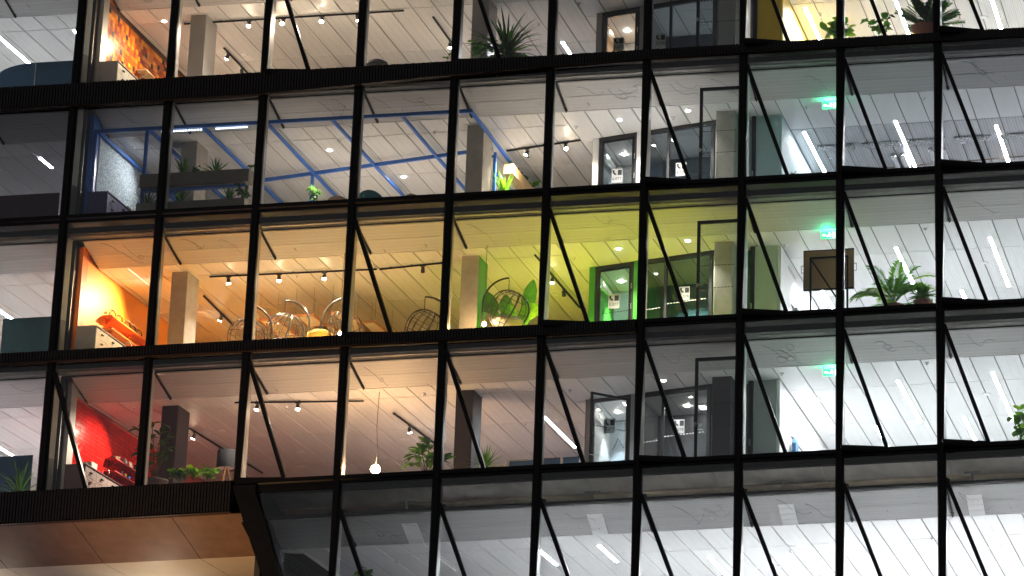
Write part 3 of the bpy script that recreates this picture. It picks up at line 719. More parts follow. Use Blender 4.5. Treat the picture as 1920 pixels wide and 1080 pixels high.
# ================================================================== ceiling lamps
def ordk(px, py, r):
    k = int(math.floor(atY(px, py, 0).x / BAY)); return ORD[max(0, min(11, k + 1))]
NSTRIP = 0
def strip(r, x, y0, y1, mat, label):
    z = F(r) + HC(r) - .012
    t = thing('strip_light', (x, (y0 + y1) / 2, z), label, 'strip light', 'long strip lights in the ceilings')
    MB().box(x - .06, x - .0435, y0, y1, z - .004, z + .03).box(x + .0435, x + .06, y0, y1, z - .004, z + .03).build('housing', 'plastic_white', t)
    MB().box(x - .043, x + .043, y0 + .01, y1 - .01, z - .002, z + .02).build('diffuser', mat, t)
far = 'deep inside, past the sight line'
SL = [(0, 19.93, 4.0, 7.6, 'lamp_white', 'strip light beside the yellow meeting box'), (0, 22.62, 3.8, 7.4, 'lamp_white', 'strip light above the terracotta pot with the cycad palm'), (0, 25.40, 3.9, 7.4, 'lamp_white', 'strip light in the bay right of the cycad palm'), (0, 28.1, 3.8, 7.4, 'lamp_white', 'rightmost strip light of the top storey'),
      (0, 12.35, 5.4, 8.0, 'lamp_bright', 'short strip light left of the booth on the top storey'), (0, 30.6, 3.8, 10, 'lamp_white', 'strip light of the top storey outside the right edge'), (0, 21.3, 7.6, 11, 'lamp_white', 'added unseen strip light deep behind the potted plants of the top storey'), (0, 24, 7.6, 11, 'lamp_white', 'added unseen strip light deep behind the cycad palm'), (0, -1.3, 2.6, 4.6, 'lamp_bright', 'strip light over the blue desk screens'), (0, -3.6, 2.6, 6.6, 'lamp_bright', 'strip light left of the blue desk screens'),  # the two lamps deep behind the plants are unseen, added to brighten the ceiling
      (1, 19.93, 3.95, 7.6, 'lamp_dim', 'dim strip light beside the pale blue box'), (1, 22.65, 3.5, 7.4, 'lamp_dim', 'dim strip light between the silver ducts'), (1, 25.45, 4.3, 7.6, 'lamp_half', 'lit strip light at the right of the silver ceiling'), (1, 28.2, 3.6, 7.4, 'lamp_half', 'rightmost strip light under the silver ceiling'), (1, 30.6, 3.6, 9.4, 'lamp_white', 'strip light under the silver ceiling outside the right edge'), (1, -2.0, 2.6, 3.4, 'lamp_dim', 'short dim strip light in the unlit left room'), (1, -2.9, 6.5, 11, 'lamp_white', 'added unseen strip light deep in the dim left room'),  # the deep left lamp is unseen, added to lift that room's brightness
      (2, 22.68, 3.3, 7.1, 'lamp_white', 'strip light above the palm fronds'), (2, 19.98, 6.4, 9.4, 'lamp_white', 'strip light behind the cork board'), (2, 25.4, 2.9, 7.1, 'lamp_white', 'strip light in the bay right of the palm'), (2, 23.98, 7.3, 10.5, 'lamp_white', 'deep strip light right of the small potted plant'), (2, 28.1, 3.0, 7.1, 'lamp_white', 'rightmost strip light of the green storey'), (2, 30.6, 3, 9, 'lamp_white', 'strip light of the green storey outside the right edge'), (2, -1.05, 3.2, 5.4, 'lamp_bright', 'strip light over the teal desk screen'), (2, -3.7, 2.2, 6.0, 'lamp_bright', 'strip light left of the teal desk screen'),
      (3, 20.03, 3.6, 8.0, 'lamp_white', 'strip light beside the white wall with coat hooks'), (3, 22.72, 3.3, 7.4, 'lamp_white', 'strip light in the bay right of the exit sign on the red-walled storey'), (3, 25.4, 3.0, 7.75, 'lamp_white', 'strip light near the leaves at the right edge'), (3, 24.02, 7.2, 10.6, 'lamp_white', 'deep strip light between two bright ones on the red-walled storey'), (3, 21.36, 7.65, 10.6, 'lamp_white', 'deep strip light by the white hook wall'), (3, 12.31, 4.7, 8.2, 'lamp_white', 'strip light left of the open booth door'), (3, 28.1, 3.0, 7.4, 'lamp_white', 'rightmost strip light of the red-walled storey'), (3, -1.0, 2.6, 6.4, 'lamp_bright', 'strip light over the navy desk screen'), (3, -3.7, 2.2, 6.0, 'lamp_bright', 'strip light left of the navy desk screen'), (3, 30.6, 3, 9, 'lamp_white', 'strip light of the red-walled storey outside the right edge'),
      (4, 19.92, 3.7, 7.6, 'lamp_bright', 'strip light of the lowest storey below the second hanging baffle'), (4, 22.53, 3.2, 7.2, 'lamp_bright', 'strip light of the lowest storey left of the third hanging baffle'), (4, 25.23, 2.7, 6.4, 'lamp_bright', 'strip light of the lowest storey below the third hanging baffle'), (4, 28.0, 2.6, 6.4, 'lamp_bright', 'rightmost strip light of the lowest storey'), (4, 14.6, 2.7, 4.6, 'lamp_bright', 'short strip light below the first hanging baffle'), (4, 17.2, 4.6, 8.4, 'lamp_bright', 'strip light midway along the lowest storey'), (4, 12.9, 2.3, 4.6, 'lamp_bright', 'leftmost lit strip light of the lowest storey'), (4, 23.9, 7.0, 10.4, 'lamp_bright', 'deep strip light at the right of the lowest storey'), (4, 21.2, 7.6, 10.6, 'lamp_bright', 'deep strip light midway on the lowest storey'), (4, 30.6, 3, 9, 'lamp_bright', 'strip light of the lowest storey outside the right edge')]
for a in SL: strip(*a)
def unlit_strip(r, x, y0, y1, label):
    z = F(r) + HC(r) - .012
    tag(MB().box(x - .04, x + .04, y0, y1, z - .04, z).build('strip_light', 'plastic_white'), label, 'strip light', 'unlit strip lights')
unlit_strip(4, 10.0, 2.3, 4.6, 'unlit white strip light at the dark left end of the lowest storey')

def track(r, a, b, spots, label, side=None, energy=34, col=(1, .80, .56), down=True):
    """a, b pixels of the ends of the rail; spots: (pixel x, lit, aim dx, aim dy)"""
    z = F(r) + HC(r) - .05
    A, Bp = atZ(*a, z), atZ(*b, z)
    t = thing('track_light', tuple((A + Bp) / 2), label, 'track light', 'spotlight tracks')
    MB().bar(A, Bp, .045, .04).build('track', 'black_metal', t)
    for i in range(3):
        q = A.lerp(Bp, (i + .5) / 3); MB().box(q.x - .012, q.x + .012, q.y - .012, q.y + .012, z + .021, z + .05).build('fixing', 'black_metal', t)
    for (px, py, lit, dx, dy) in spots:
        d = Bp - A; q = atZ(px, py, z - .17); s = max(.02, min(.98, (q - A).dot(d) / d.dot(d))); c = A + d * s
        hd = Vector((dx, dy, -1)).normalized()
        h = MB()
        h.bar(c - d.normalized() * .07 + Vector((0, 0, -.035)), c + d.normalized() * .07 + Vector((0, 0, -.035)), .04, .03)
        h.tube([c + Vector((0, 0, -.05)), c + Vector((0, 0, -.12))], .012, 6)
        p0 = c + Vector((0, 0, -.12)) - hd * .05; p1 = p0 + hd * .15
        h.tube([p0, p1], [.046, .056], 14)
        so = h.build('spotlight', 'dark_steel', t)
        MB().tube([p1 - hd * .02, p1 + hd * .012], [.046, .050], 14).build('lens', 'lamp_warm' if lit else 'black_inner', so)
        if lit: spotlight(p1 + hd * .03, p1 + hd, energy, col, 110, .7, .05, so)
    return t
WARM = (1, .83, .64)
track(0, (345, 45), (757, 20), [(467, 48, 1, .1, -.5), (530, 43, 1, .0, -.75), (605, 41, 1, .05, -.6), (672, 38, 1, .3, .1)], 'long black track with bright spotlights across the top storey', energy=66, col=WARM)
track(0, (420, 90), (465, 138), [(425, 108, 1, -.5, .2), (462, 135, 1, 0, .3)], 'short black track running inward near the white plastered column', energy=60, col=WARM)
track(0, (812, 32), (848, 82), [(847, 86, 1, .0, .2)], 'short black track running inward left of the spiky plant', energy=70, col=WARM)
track(1, (950, 283), (1088, 263), [(985, 285, 1, -.5, .0), (1060, 277, 1, .3, -.4)], 'short black track with two spotlights right of the blue frame', energy=110, col=(1, .88, .74))
track(2, (393, 519), (706, 505), [(427, 527, 1, .1, .1), (518, 519, 1, .1, -.2), (604, 516, 1, .1, -.2)], 'long black track with three spotlights above the hanging chairs', energy=90, col=WARM)
track(2, (712, 505), (832, 493), [(792, 507, 0, .0, .0)], 'black track with one unlit spotlight before the middle column', energy=44, col=WARM)
track(2, (382, 555), (437, 610), [(425, 598, 1, -.4, .2)], 'black track running inward beside the column at the orange wall', energy=70, col=WARM)
track(2, (1003, 478), (1087, 577), [(1038, 527, 1, .0, .0), (1058, 552, 0, .1, .1)], 'black track running inward above the yellow green area', energy=190, col=(1, .84, .6))
track(3, (440, 755), (682, 752), [(484, 768, 1, -.1, -.2), (560, 767, 1, .1, -.2)], 'long black track with two spotlights on the red-walled storey', energy=27, col=(1, .93, .89))
track(3, (355, 803), (492, 887), [(362, 820, 1, -.5, .1), (405, 850, 0, -.5, .1)], 'black track running inward above the drum floor lamp', energy=18, col=(1, .93, .89))
track(3, (738, 775), (817, 833), [(764, 808, 1, .1, .3), (812, 832, 1, 0, .2)], 'black track running inward above the large leaved plant', energy=27, col=(1, .94, .90))
def disc(r, pts, mat, rad, name, cat, lab, energy=0, col=(1, 1, 1), drop=.012, recess=False):
    for p, extra in pts:
        z = F(r) + HC(r) - .006
        c = atZ(*p, z)
        t = thing(name, tuple(c), lab + ' ' + extra, cat, cat + 's on the ceilings')
        MB().lathe((c.x, c.y, z - drop), [(rad * .78, 0), (rad, 0), (rad * 1.02, drop)], 20).build('ring', 'plastic_white' if not recess else 'steel', t, True)
        MB().lathe((c.x, c.y, z - drop + .004), [(0, 0), (rad * .78, 0)], 20).build('face', mat, t)
        if energy: spotlight((c.x, c.y, z - drop - .03), (c.x, c.y, z - 3), energy, col, 110, .7, .05, t)
disc(0, [((308, 40), 'above the mosaic tile wall'), ((1213, 73), 'inside the top storey booth')], 'lamp_neutral', .06, 'downlight', 'downlight', 'small bright downlight', 30, (1, .92, .8))
disc(1, [((1162, 225), 'left of the blue-framed storey booths'), ((1208, 222), 'half hidden by a mullion over the booths'), ((1290, 208), 'before the glass door of the blue-framed storey')], 'lamp_neutral', .065, 'downlight', 'downlight', 'small bright downlight', 60, (1, .95, .88))
disc(1, [((618, 282), 'inside the left part of the blue frame'), ((757, 332), 'inside the right part of the blue frame')], 'lamp_neutral', .065, 'downlight', 'downlight', 'small bright downlight', 210, (1, .90, .78))
disc(2, [((1160, 467), 'above the green booth door'), ((1290, 452), 'before the green storey glass door')], 'lamp_neutral', .065, 'downlight', 'downlight', 'small bright downlight', 95, (1, .95, .80))
disc(3, [((1244, 714), 'above the dark booths')], 'lamp_neutral', .065, 'downlight', 'downlight', 'small bright downlight', 40, (.95, .97, 1))
disc(0, [((459, 103), 'near the short track by the white column')], 'plastic_white', .10, 'ceiling_speaker', 'speaker', 'round white ceiling speaker')
disc(0, [((1805, 38), 'right of the cycad palm'), ((1845, 32), 'nearest the right-hand strip of the top storey')], 'plastic_white', .11, 'ceiling_speaker', 'speaker', 'round white ceiling speaker')
disc(2, [((521, 567), 'left of the second hanging chair stand'), ((1213, 473), 'beside the downlight over the green booths'), ((1720, 495), 'left of the palm strip light'), ((1846, 493), 'beside the strip light in the last bay'), ((845, 614), 'beside the middle concrete column'), ((1000, 596), 'right of the big green leaves'), ((810, 583), 'above the dark wire hanging chair'), ((1042, 553), 'under the track of the yellow green area')], 'plastic_white', .11, 'ceiling_speaker', 'speaker', 'round white ceiling speaker')
disc(3, [((413, 808), 'right of the plum column'), ((562, 847), 'nearer of the pair on the red-walled storey'), ((562, 875), 'deeper of the pair on the red-walled storey'), ((716, 858), 'beside the glowing pendant bulb'), ((758, 823), 'under the track over the large leaved plant'), ((1040, 790), 'left of the diagonal strip by the booth'), ((1850, 739), 'beside the strip at the right edge')], 'plastic_white', .13, 'ceiling_speaker', 'speaker', 'round white ceiling speaker')
disc(4, [((1420, 1064), 'left one of the pair on the lowest storey'), ((1462, 1062), 'right one of the pair on the lowest storey'), ((1850, 1027), 'beside the last strip of the lowest storey')], 'plastic_white', .11, 'ceiling_speaker', 'speaker', 'round white ceiling speaker')
disc(1, [((1053, 321), 'below the short track right of the blue frame'), ((1805, 267), 'among the silver ducts')], 'plastic_white', .10, 'ceiling_speaker', 'speaker', 'round white ceiling speaker')
def detector(r, pts):
    for p, lab in pts:
        z = F(r) + HC(r) - .006; c = atZ(*p, z)
        t = thing('smoke_detector', tuple(c), 'small white smoke detector ' + lab, 'smoke detector', 'smoke detectors')
        MB().lathe((c.x, c.y, z), [(.055, 0), (.055, -.02), (.03, -.045), (0, -.045)], 12).build('body', 'plastic_white', t, True)
        MB().cyl((c.x, c.y, z - .045), .014, .014, -.02, 8).build('sensor', 'dark_steel', t)
detector(0, [((1010, 45), 'above the booth approach on the top storey'), ((1085, 6), 'left of the booth on the top storey')])
detector(1, [((250, 277), 'between the felt wall and the blue post'), ((636, 264), 'near the middle of the blue frame'), ((815, 247), 'in the right corner of the blue frame'), ((1080, 237), 'with a looped cable right of the blue frame'), ((1512, 200), 'left of the exit sign under the silver ceiling'), ((1558, 296), 'below the exit sign among the ducts'), ((1732, 184), 'near the top of the silver ceiling'), ((1770, 288), 'with a looped cable beside the folded bar'), ((577, 313), 'under the blue rear beam'), ((1262, 220), 'between the two downlights by the glass door')])
detector(2, [((276, 516), 'above the orange wall counter'), ((557, 516), 'between two spotlights of the long track'), ((1077, 482), 'on the yellow green ceiling'), ((1472, 459), 'above the pale green box'), ((1735, 428), 'near the palm strip light'), ((810, 490), 'above the middle concrete column')])
detector(3, [((252, 763), 'above the red tiles'), ((537, 762), 'between the spotlights of the red-walled storey'), ((795, 738), 'left of the dark column'), ((1068, 731), 'before the open booth door'), ((985, 792), 'left of the long diagonal strip'), ((1466, 700), 'above the white hook wall'), ((1738, 680), 'in the bay right of the exit sign')])
detector(4, [((745, 1052), 'at the dark end of the lowest storey'), ((1483, 1032), 'left of a strip on the lowest storey'), ((1747, 1008), 'between two strips of the lowest storey')])
# exit signs
for r, p, lab in ((1, (1555, 190), 'glowing green exit sign under the silver ceiling'), (2, (1553, 433), 'glowing green exit sign above the cork board'), (3, (1557, 690), 'glowing green exit sign left of the bright strips on the red-walled storey')):
    c = atZ(*p, F(r) + HC(r)); zz = F(r) + HC(r)
    t = thing('exit_sign', (c.x, c.y, zz - .2), lab, 'exit sign', 'exit signs')
    MB().box(c.x - .2, c.x + .2, c.y - .02, c.y + .02, zz - .235, zz - .03).build('housing', 'plastic_white', t)
    MB().box(c.x - .19, c.x + .19, c.y - .026, c.y - .021, zz - .225, zz - .04).build('sign_face', 'exit_green', t)
    g = MB(); u, v = c.x + .04, zz - .13   # running figure, door and arrow
    def q(pts, y=c.y - .0300): g.prism([(u + a, y, v + b) for a, b in pts], (0, .0035, 0))
    q([(-.012, .05), (.012, .05), (.012, .074), (-.012, .074)]); q([(-.03, -.01), (0.0, -.02), (.02, .04), (-.01, .045)]); q([(0, -.02), (.03, -.06), (.045, -.055), (.018, -.01)])
    q([(-.03, -.01), (-.05, -.05), (-.08, -.045), (-.075, -.035), (-.055, -.036), (-.04, 0)]); q([(.02, .035), (.05, .01), (.045, 0), (.012, .02)])
    q([(.08, -.075), (.135, -.075), (.135, .075), (.08, .075)]); q([(-.2, 0), (-.15, .045), (-.15, .015), (-.10, .015), (-.10, -.015), (-.15, -.015), (-.15, -.045)])
    g.build('running_figure', 'exit_white', t)
    MB().box(c.x - .012, c.x + .012, c.y - .012, c.y + .012, zz - .03, zz).build('stem', 'steel', t)
    d = bpy.data.lights.new('glow', 'POINT'); d.energy = 2.2; d.color = (.03, 1, .42); d.shadow_soft_size = .1
    o = bpy.data.objects.new('glow', d); COL.objects.link(o); o.parent = t; o.location = (0, -.12, .06)
# ================================================================== booths, glass doors, meeting boxes
def fy(x): return 3.55 - (x - 13.9) * .235           # line of the slanted booth front
def slab(x0, x1, d0, d1, z0, z1, mb=None):           # piece of the slanted front, d = depth behind the front line
    mb = mb or MB()
    return mb.hexa([(x0, fy(x0) + d0, z0), (x1, fy(x1) + d0, z0), (x1, fy(x1) + d1, z0), (x0, fy(x0) + d1, z0), (x0, fy(x0) + d0, z1), (x1, fy(x1) + d0, z1), (x1, fy(x1) + d1, z1), (x0, fy(x0) + d1, z1)])
def sign_plate(t, x, y, z, num, icon=True, dark=False, s=1.):
    w, h = .30 * s, .40 * s
    p = MB().box(x - w / 2, x + w / 2, y - .012, y, z, z + h).build('sign', 'paper_white' if not dark else 'pale_blue', t)
    m = MB()
    m.box(x + .02 * s, x + .135 * s, y - .016, y - .0125, z + .215 * s, z + .365 * s)
    # handset
    m.prism([(x - .125 * s, y - .0125, z + .36 * s), (x - .07 * s, y - .0125, z + .365 * s), (x - .075 * s, y - .0125, z + .31 * s), (x - .05 * s, y - .0125, z + .27 * s), (x - .015 * s, y - .0125, z + .26 * s), (x - .02 * s, y - .0125, z + .215 * s), (x - .08 * s, y - .0125, z + .235 * s), (x - .115 * s, y - .0125, z + .29 * s)], (0, -.003, 0))
    m.build('pictogram', 'ink', p)
    text(num, .115 * s, (x, y - .0125, z + .075 * s), p)
def dashes(t, pts, mat='marking', y=None, ln=.06, gap=.035, h=.022):
    mb = MB()
    for (a, b) in zip(pts[:-1], pts[1:]):
        a, b = Vector(a), Vector(b); L = (b - a).length; d = (b - a).normalized(); s = 0
        while s + ln < L:
            mb.bar(a + d * s, a + d * (s + ln), .004, h, (0, 0, 1)); s += ln + gap
    return mb.build('marking_dashes', mat, t)
PIL = ['liner', 'white_paint', 'green_paint', 'grey_paint']
IN1 = [('ochre_wood', 'grey_paint'), ('blue_grey_felt', 'grey_paint'), ('green_paint', 'pale_blue'), ('grey_paint', 'blue_grey_felt')]
IN2 = [('grey_paint', 'dark_grey_felt'), ('blue_grey_felt', 'blue_grey_felt'), ('green_paint', 'blue_green'), ('dark_grey_felt', 'dark_grey_felt')]
NUM = ['7', '6', '5', '4']
for r in range(4):
    z0, z1 = F(r) - .04, F(r) + HC(r) - .006
    desc = ['wood lined glass phone booth on the top storey', 'grey glass phone booth right of the blue frame', 'green framed glass phone booth', 'phone booth with its glass door standing open'][r]
    t = thing('phone_booth', (14.6, 3.4, z0), desc, 'booth', 'glass phone booths')
    slab(13.88, 14.06, -.03, .12, z0, z1).build('corner_post', PIL[r], t)
    MB().box(13.90, 14.02, fy(13.9) + .13, 5.72, z0, z1).build('side_wall', IN1[r][0], t)
    MB().box(13.90, 15.42, 5.73, 5.83, z0, z1).build('back_wall', IN1[r][1], t)
    MB().box(15.28, 15.42, fy(15.3) + .13, 5.72, z0, z1).build('side_wall', IN1[r][0], t)
    slab(15.24, 15.44, -.03, .12, z0, z1).build('corner_post', PIL[r] if r != 3 else 'grey_paint', t)
    slab(14.06, 15.24, -.01, .09, z1 - .10, z1).build('head_frame', 'black_inner', t)
    slab(14.065, 14.15, .0, .08, z0, z1 - .102).build('door_frame', 'black_inner', t)
    slab(15.16, 15.235, .0, .08, z0, z1 - .102).build('door_frame', 'black_inner', t)
    MB().box(14.13, 14.15, fy(14) + .5, fy(14) + 1.5, z1 - .42, z1 - .28).build('air_grille', 'steel', t)
    # door leaf
    ang = 0 if r != 3 else math.radians(-68)
    hx, hy = 15.155, fy(15.155) + .03
    dx, dy = 14.155 - 15.155, fy(14.155) - fy(15.155)
    ca, sa = math.cos(-ang), math.sin(-ang)
    if r == 3:
        e = atY(1108, 730, hy - .86); ex, ey = e.x - hx, -.86
    else: ex, ey = dx, dy
    H0, H1 = Vector((hx, hy, 0)), Vector((hx + ex, hy + ey, 0))
    def dp_(s, z): q = H0.lerp(H1, s); return Vector((q.x, q.y, z))
    lf = MB(); zt = z1 - .11
    for (a, b) in (((0.03, z0), (0.03, zt)), ((.97, z0), (.97, zt))): lf.bar(dp_(a[0], a[1]), dp_(b[0], b[1]), .065, .05, (H1 - H0))
    lf.bar(dp_(.06, zt - .03), dp_(.94, zt - .03), .05, .06); lf.bar(dp_(.06, z0 + .04), dp_(.94, z0 + .04), .05, .08)
    dr = lf.build('door', 'black_metal', t)
    n = (H1 - H0).cross(Vector((0, 0, 1))).normalized() * .006
    MB().prism([dp_(.06, z0 + .08) - n, dp_(.94, z0 + .08) - n, dp_(.94, zt - .06) - n, dp_(.06, zt - .06) - n], n * 2).build('pane', 'glass_inner', dr)
    MB().bar(dp_(.985, z0 + .98) + Vector((0, -.05, 0)), dp_(.86, z0 + .98) + Vector((0, -.06, 0)), .022, .022).build('handle', 'steel', dr)
    for hz in (.5, 1.5, 2.1): MB().tube([dp_(-.012, z0 + hz) + Vector((0, -.03, 0)), dp_(-.012, z0 + hz + .16) + Vector((0, -.03, 0))], .014, 8).build('hinge', 'steel', dr)
    sp = [(1160, 96), (1157, 343), (1151, 579), (1143, 813)][r]
    c = atY(*sp, fy(14.6) - .02 if r != 3 else hy - .45)
    sign_plate(t, c.x, c.y - .02, c.z, NUM[r] + '.077', True, r == 3, 1.05)
    zz = z0 + (1.02 if r != 3 else 1.12)
    mk = atY(1130, [120, 349, 587, 814][r], fy(14.5)).z
    dashes(t, [dp_(.07, mk) + Vector((0, -.012, 0)), dp_(.93, mk) + Vector((0, -.012, 0))])
    if r == 3: dashes(dr, [dp_(.1, mk - .5), dp_(.25, mk - .25), dp_(.34, mk - .48), dp_(.4, mk - .62)])
    for j, (lx, ly) in enumerate(((14.45, 4.85), (14.95, 4.95), (14.9, 4.2))):
        d = MB().lathe((lx, ly, z1 - .012), [(.05, .008), (.06, 0)], 14).lathe((lx, ly, z1 - .006), [(0, 0), (.05, 0)], 14).build('downlight', 'lamp_neutral' if j == 0 or r == 3 else 'plastic_white', t)
        if j == 0: spotlight((lx, ly, z1 - .04), (lx + (.1 if r != 2 else .05), 5.5, z0), [70, 22, 80, 60][r], (.9, .96, 1), 70, .4, .03, d)
    # second booth: fixed glazing with a mullion
    t2 = thing('phone_booth', (16.5, 3.0, z0), ['dark glazed second booth on the top storey', 'pale grey glazed second booth right of the grey one', 'dark green glazed second booth behind the folded bar', 'black felt lined second booth right of the open door'][r], 'booth', 'glass phone booths')
    MB().box(15.43, 17.62, 5.45, 5.55, z0, z1).build('back_wall', IN2[r][1], t2)
    MB().box(15.43, 15.46, fy(15.5) + .13, 5.44, z0, z1).build('side_wall', IN2[r][0], t2)
    MB().box(17.56, 17.66, fy(17.6) + .13, 5.44, z0, z1).build('side_wall', IN2[r][0], t2)
    slab(15.45, 17.70, -.01, .09, z1 - .12, z1).build('head_frame', 'black_inner', t2)
    slab(15.45, 15.52, .0, .08, z0, z1 - .122).build('door_frame', 'black_inner', t2)
    slab(16.16, 16.24, .0, .08, z0, z1 - .122).build('door_frame', 'black_inner', t2)
    slab(17.50, 17.60, .0, .08, z0, z1 - .122).build('door_frame', 'black_inner', t2)
    slab(15.525, 16.155, .035, .047, z0, z1 - .122).build('pane', 'glass_inner', t2)
    slab(16.245, 17.495, .035, .047, z0, z1 - .122).build('pane', 'glass_inner', t2)
    sp = [(1238, 88), (1277, 330), (1283, 563), (1273, 813)][r]
    c = atY(*sp, fy(16.6) - .03); sign_plate(t2, c.x, c.y, c.z, NUM[r] + '.078', True, False, 1.0)
    mk = atY(1270, [130, 331, 567, 816][r], fy(16.6)).z
    dashes(t2, [(16.26, fy(16.26) - .01, mk), (17.48, fy(17.48) - .01, mk)], 'marking' if r < 2 else 'marking_white')
    if r != 1: dashes(t2, [(15.54, fy(15.54) - .01, mk - .1), (16.1, fy(16.1) - .01, mk - .08)], 'marking_white')
    for j, (lx, ly) in enumerate(((16.5, 4.6), (16.9, 4.9))):
        d = MB().lathe((lx, ly, z1 - .012), [(.05, .008), (.065, 0)], 14).lathe((lx, ly, z1 - .006), [(0, 0), (.05, 0)], 14).build('downlight', 'lamp_neutral' if r == 3 else 'plastic_white', t2)
        if j == 0: spotlight((lx, ly, z1 - .04), (lx, 5.0, z0), [60, 36, 22, 14][r], (.9, .97, 1), 90, .5, .03, d)
    MB().box(17.66, 18.75, 3.0, 3.1, z0, z1).build('end_wall', ['white_paint', 'white_paint', 'blue_green', 'plum_paint'][r], t2)
    MB().box(17.72, 17.90, 2.965, 2.998, z0 + 1.62, z0 + 1.72).build('card_reader', 'dark_steel' if r < 2 else 'steel', t2)
    # tall glass door in the foreground
    yd = .50
    pa = [(1313, 150), (1313, 167), (1308, 417), (1304, 673)][r]; zt = (F(r) + 2.92)
    xa = atY(*pa, yd).x if r else 17.55; xb = 18.86
    d = thing('glass_door', ((xa + xb) / 2, yd, z0), 'tall black framed glass door before the ' + ['white column of the top storey', 'grey column next to the pale blue box', 'concrete column next to the green booths', 'plum column next to the dark booths'][r], 'door', 'tall glass doors')
    fr = MB().box(xa, xa + .085, yd - .03, yd + .03, z0, zt).box(xb - .08, xb, yd - .03, yd + .03, z0, zt).box(xa + .086, xb - .081, yd - .03, yd + .03, zt - .09, zt).box(xa + .086, xb - .081, yd - .03, yd + .03, z0, z0 + .09)
    fr.build('frame', 'black_metal', d)
    MB().box(xa + .086, xb - .081, yd - .006, yd + .006, z0 + .09, zt - .091).build('pane', 'glass_inner', d)
    MB().bar((xa + .04, yd - .07, F(r) + 1.06), (xa + .20, yd - .07, F(r) + 1.06), .022, .022).bar((xa + .03, yd - .07, F(r) + 1.06), (xa + .03, yd - .031, F(r) + 1.06), .05, .10).bar((xa + .04, yd + .07, F(r) + .95), (xa + .22, yd + .07, F(r) + .93), .02, .02).build('handle', 'steel', d)
    for hz in (.98, 1.62): dashes(d, [(xa + .1, yd - .01, F(r) + hz), (xb - .1, yd - .01, F(r) + hz)], 'marking')
    # meeting box at the right of the booths
    BF = ['yellow_paint', 'pale_blue', 'pale_green', 'grey_paint'][r]; BS = ['yellow_paint', 'pale_blue', 'white_paint', 'white_paint'][r]; BL = ['white_paint', 'pale_blue', 'green_paint', 'grey_paint'][r]
    m = thing('meeting_box', (19.1, 3, z0), ['yellow walled meeting box in the right part of the top storey', 'pale blue walled meeting box left of the exit sign', 'pale green meeting box behind the folded bar and cork board', 'grey and white meeting box with coat hooks on its long wall'][r], 'room', 'wall boxes beside the booths')
    MB().box(18.83, 19.46, 2.56, 2.66, z0, z1).build('front_wall', BF, m)
    MB().box(19.47, 19.56, 2.57, 12.9, z0, z1).build('side_wall', BS, m)
    MB().box(18.20, 18.70, 2.86, 2.96, z0, z1).build('front_wall', BL, m)
    MB().box(18.705, 18.82, 2.54, 2.7, z0, z1).build('door_jamb', 'black_inner', m)
    MB().box(18.73, 18.76, 2.44, 2.538, F(r) + .98, F(r) + 1.16).build('handle', 'steel', m)
    MB().box(18.95, 19.07, .36, .50, z0, F(r) + 3.2).build('facade_post', 'white_paint', m)
    MB().box(19.562, 19.575, 3.6, 4.6, z1 - .34, z1 - .24).build('air_grille', 'steel', m)
    if r == 1: continue
    u = thing('wall_washer', (20.3, 4.4, z1 - .15), 'small white ceiling spotlight turned to the ' + ['yellow', '', 'pale green', 'white hook'][r] + ' box wall', 'spotlight', 'wall washer spotlights')
    MB().cyl((20.3, 4.4, z1 - .01), .04, .05, -.13, 12).build('head', 'plastic_white', u)
    spotlight((20.3, 4.4, z1 - .17), (19.6, 4.9, F(r) + 1.3), [70, 0, 60, 60][r], [(1, .86, .6), 0, (.95, 1, .97), (.97, .98, 1)][r], 90, .6, .05, u)
# coat racks on the long wall of the boxes
for r, yy0, n in ((1, 3.9, 4), (2, 4.0, 4), (3, 4.1, 12), (0, 4.6, 2)):
    t = thing('coat_rack', (19.6, yy0, F(r) + 1.7), ['pair of coat hooks on the yellow wall', 'row of black coat hooks on the pale blue wall', 'black coat hooks with coats on the white wall', 'long row of black coat hooks on the bright white wall'][r], 'coat rack', 'coat racks')
    zb = F(r) + (1.55 if r != 3 else 1.62)
    MB().box(19.577, 19.595, yy0 - .06, yy0 + n * .16, zb, zb + .05).build('rail', 'black_metal', t)
    for i in range(n): MB().tube([(19.596, yy0 + i * .16, zb + .03), (19.68, yy0 + i * .16, zb + .04), (19.72, yy0 + i * .16, zb + .11)], .011, 6).tube([(19.596, yy0 + i * .16, zb + .01), (19.65, yy0 + i * .16, zb - .02), (19.67, yy0 + i * .16, zb + .02)], .009, 6).build('hook', 'black_metal', t)
def coat(x, y, z, mat, label):
    tag(MB().prism([(x, y - .09, z), (x, y + .09, z), (x, y + .21, z - .14), (x, y + .22, z - .85), (x, y - .2, z - .85), (x, y - .2, z - .14)], (.11, 0, -.02)).tube([(x + .05, y, z), (x + .03, y, z + .07)], .012, 5).build('coat', mat), label, 'coat', 'coats on the racks')
coat(19.63, 4.16, F(2) + 1.52, 'coat_dark', 'dark coat hanging on the white wall behind the cork board'); coat(19.63, 4.75, F(2) + 1.52, 'coat_tan', 'tan jacket hanging on the white wall behind the cork board'); coat(19.63, 4.15, F(3) + 1.58, 'coat_blue', 'blue jacket hanging at the near end of the long hook row')

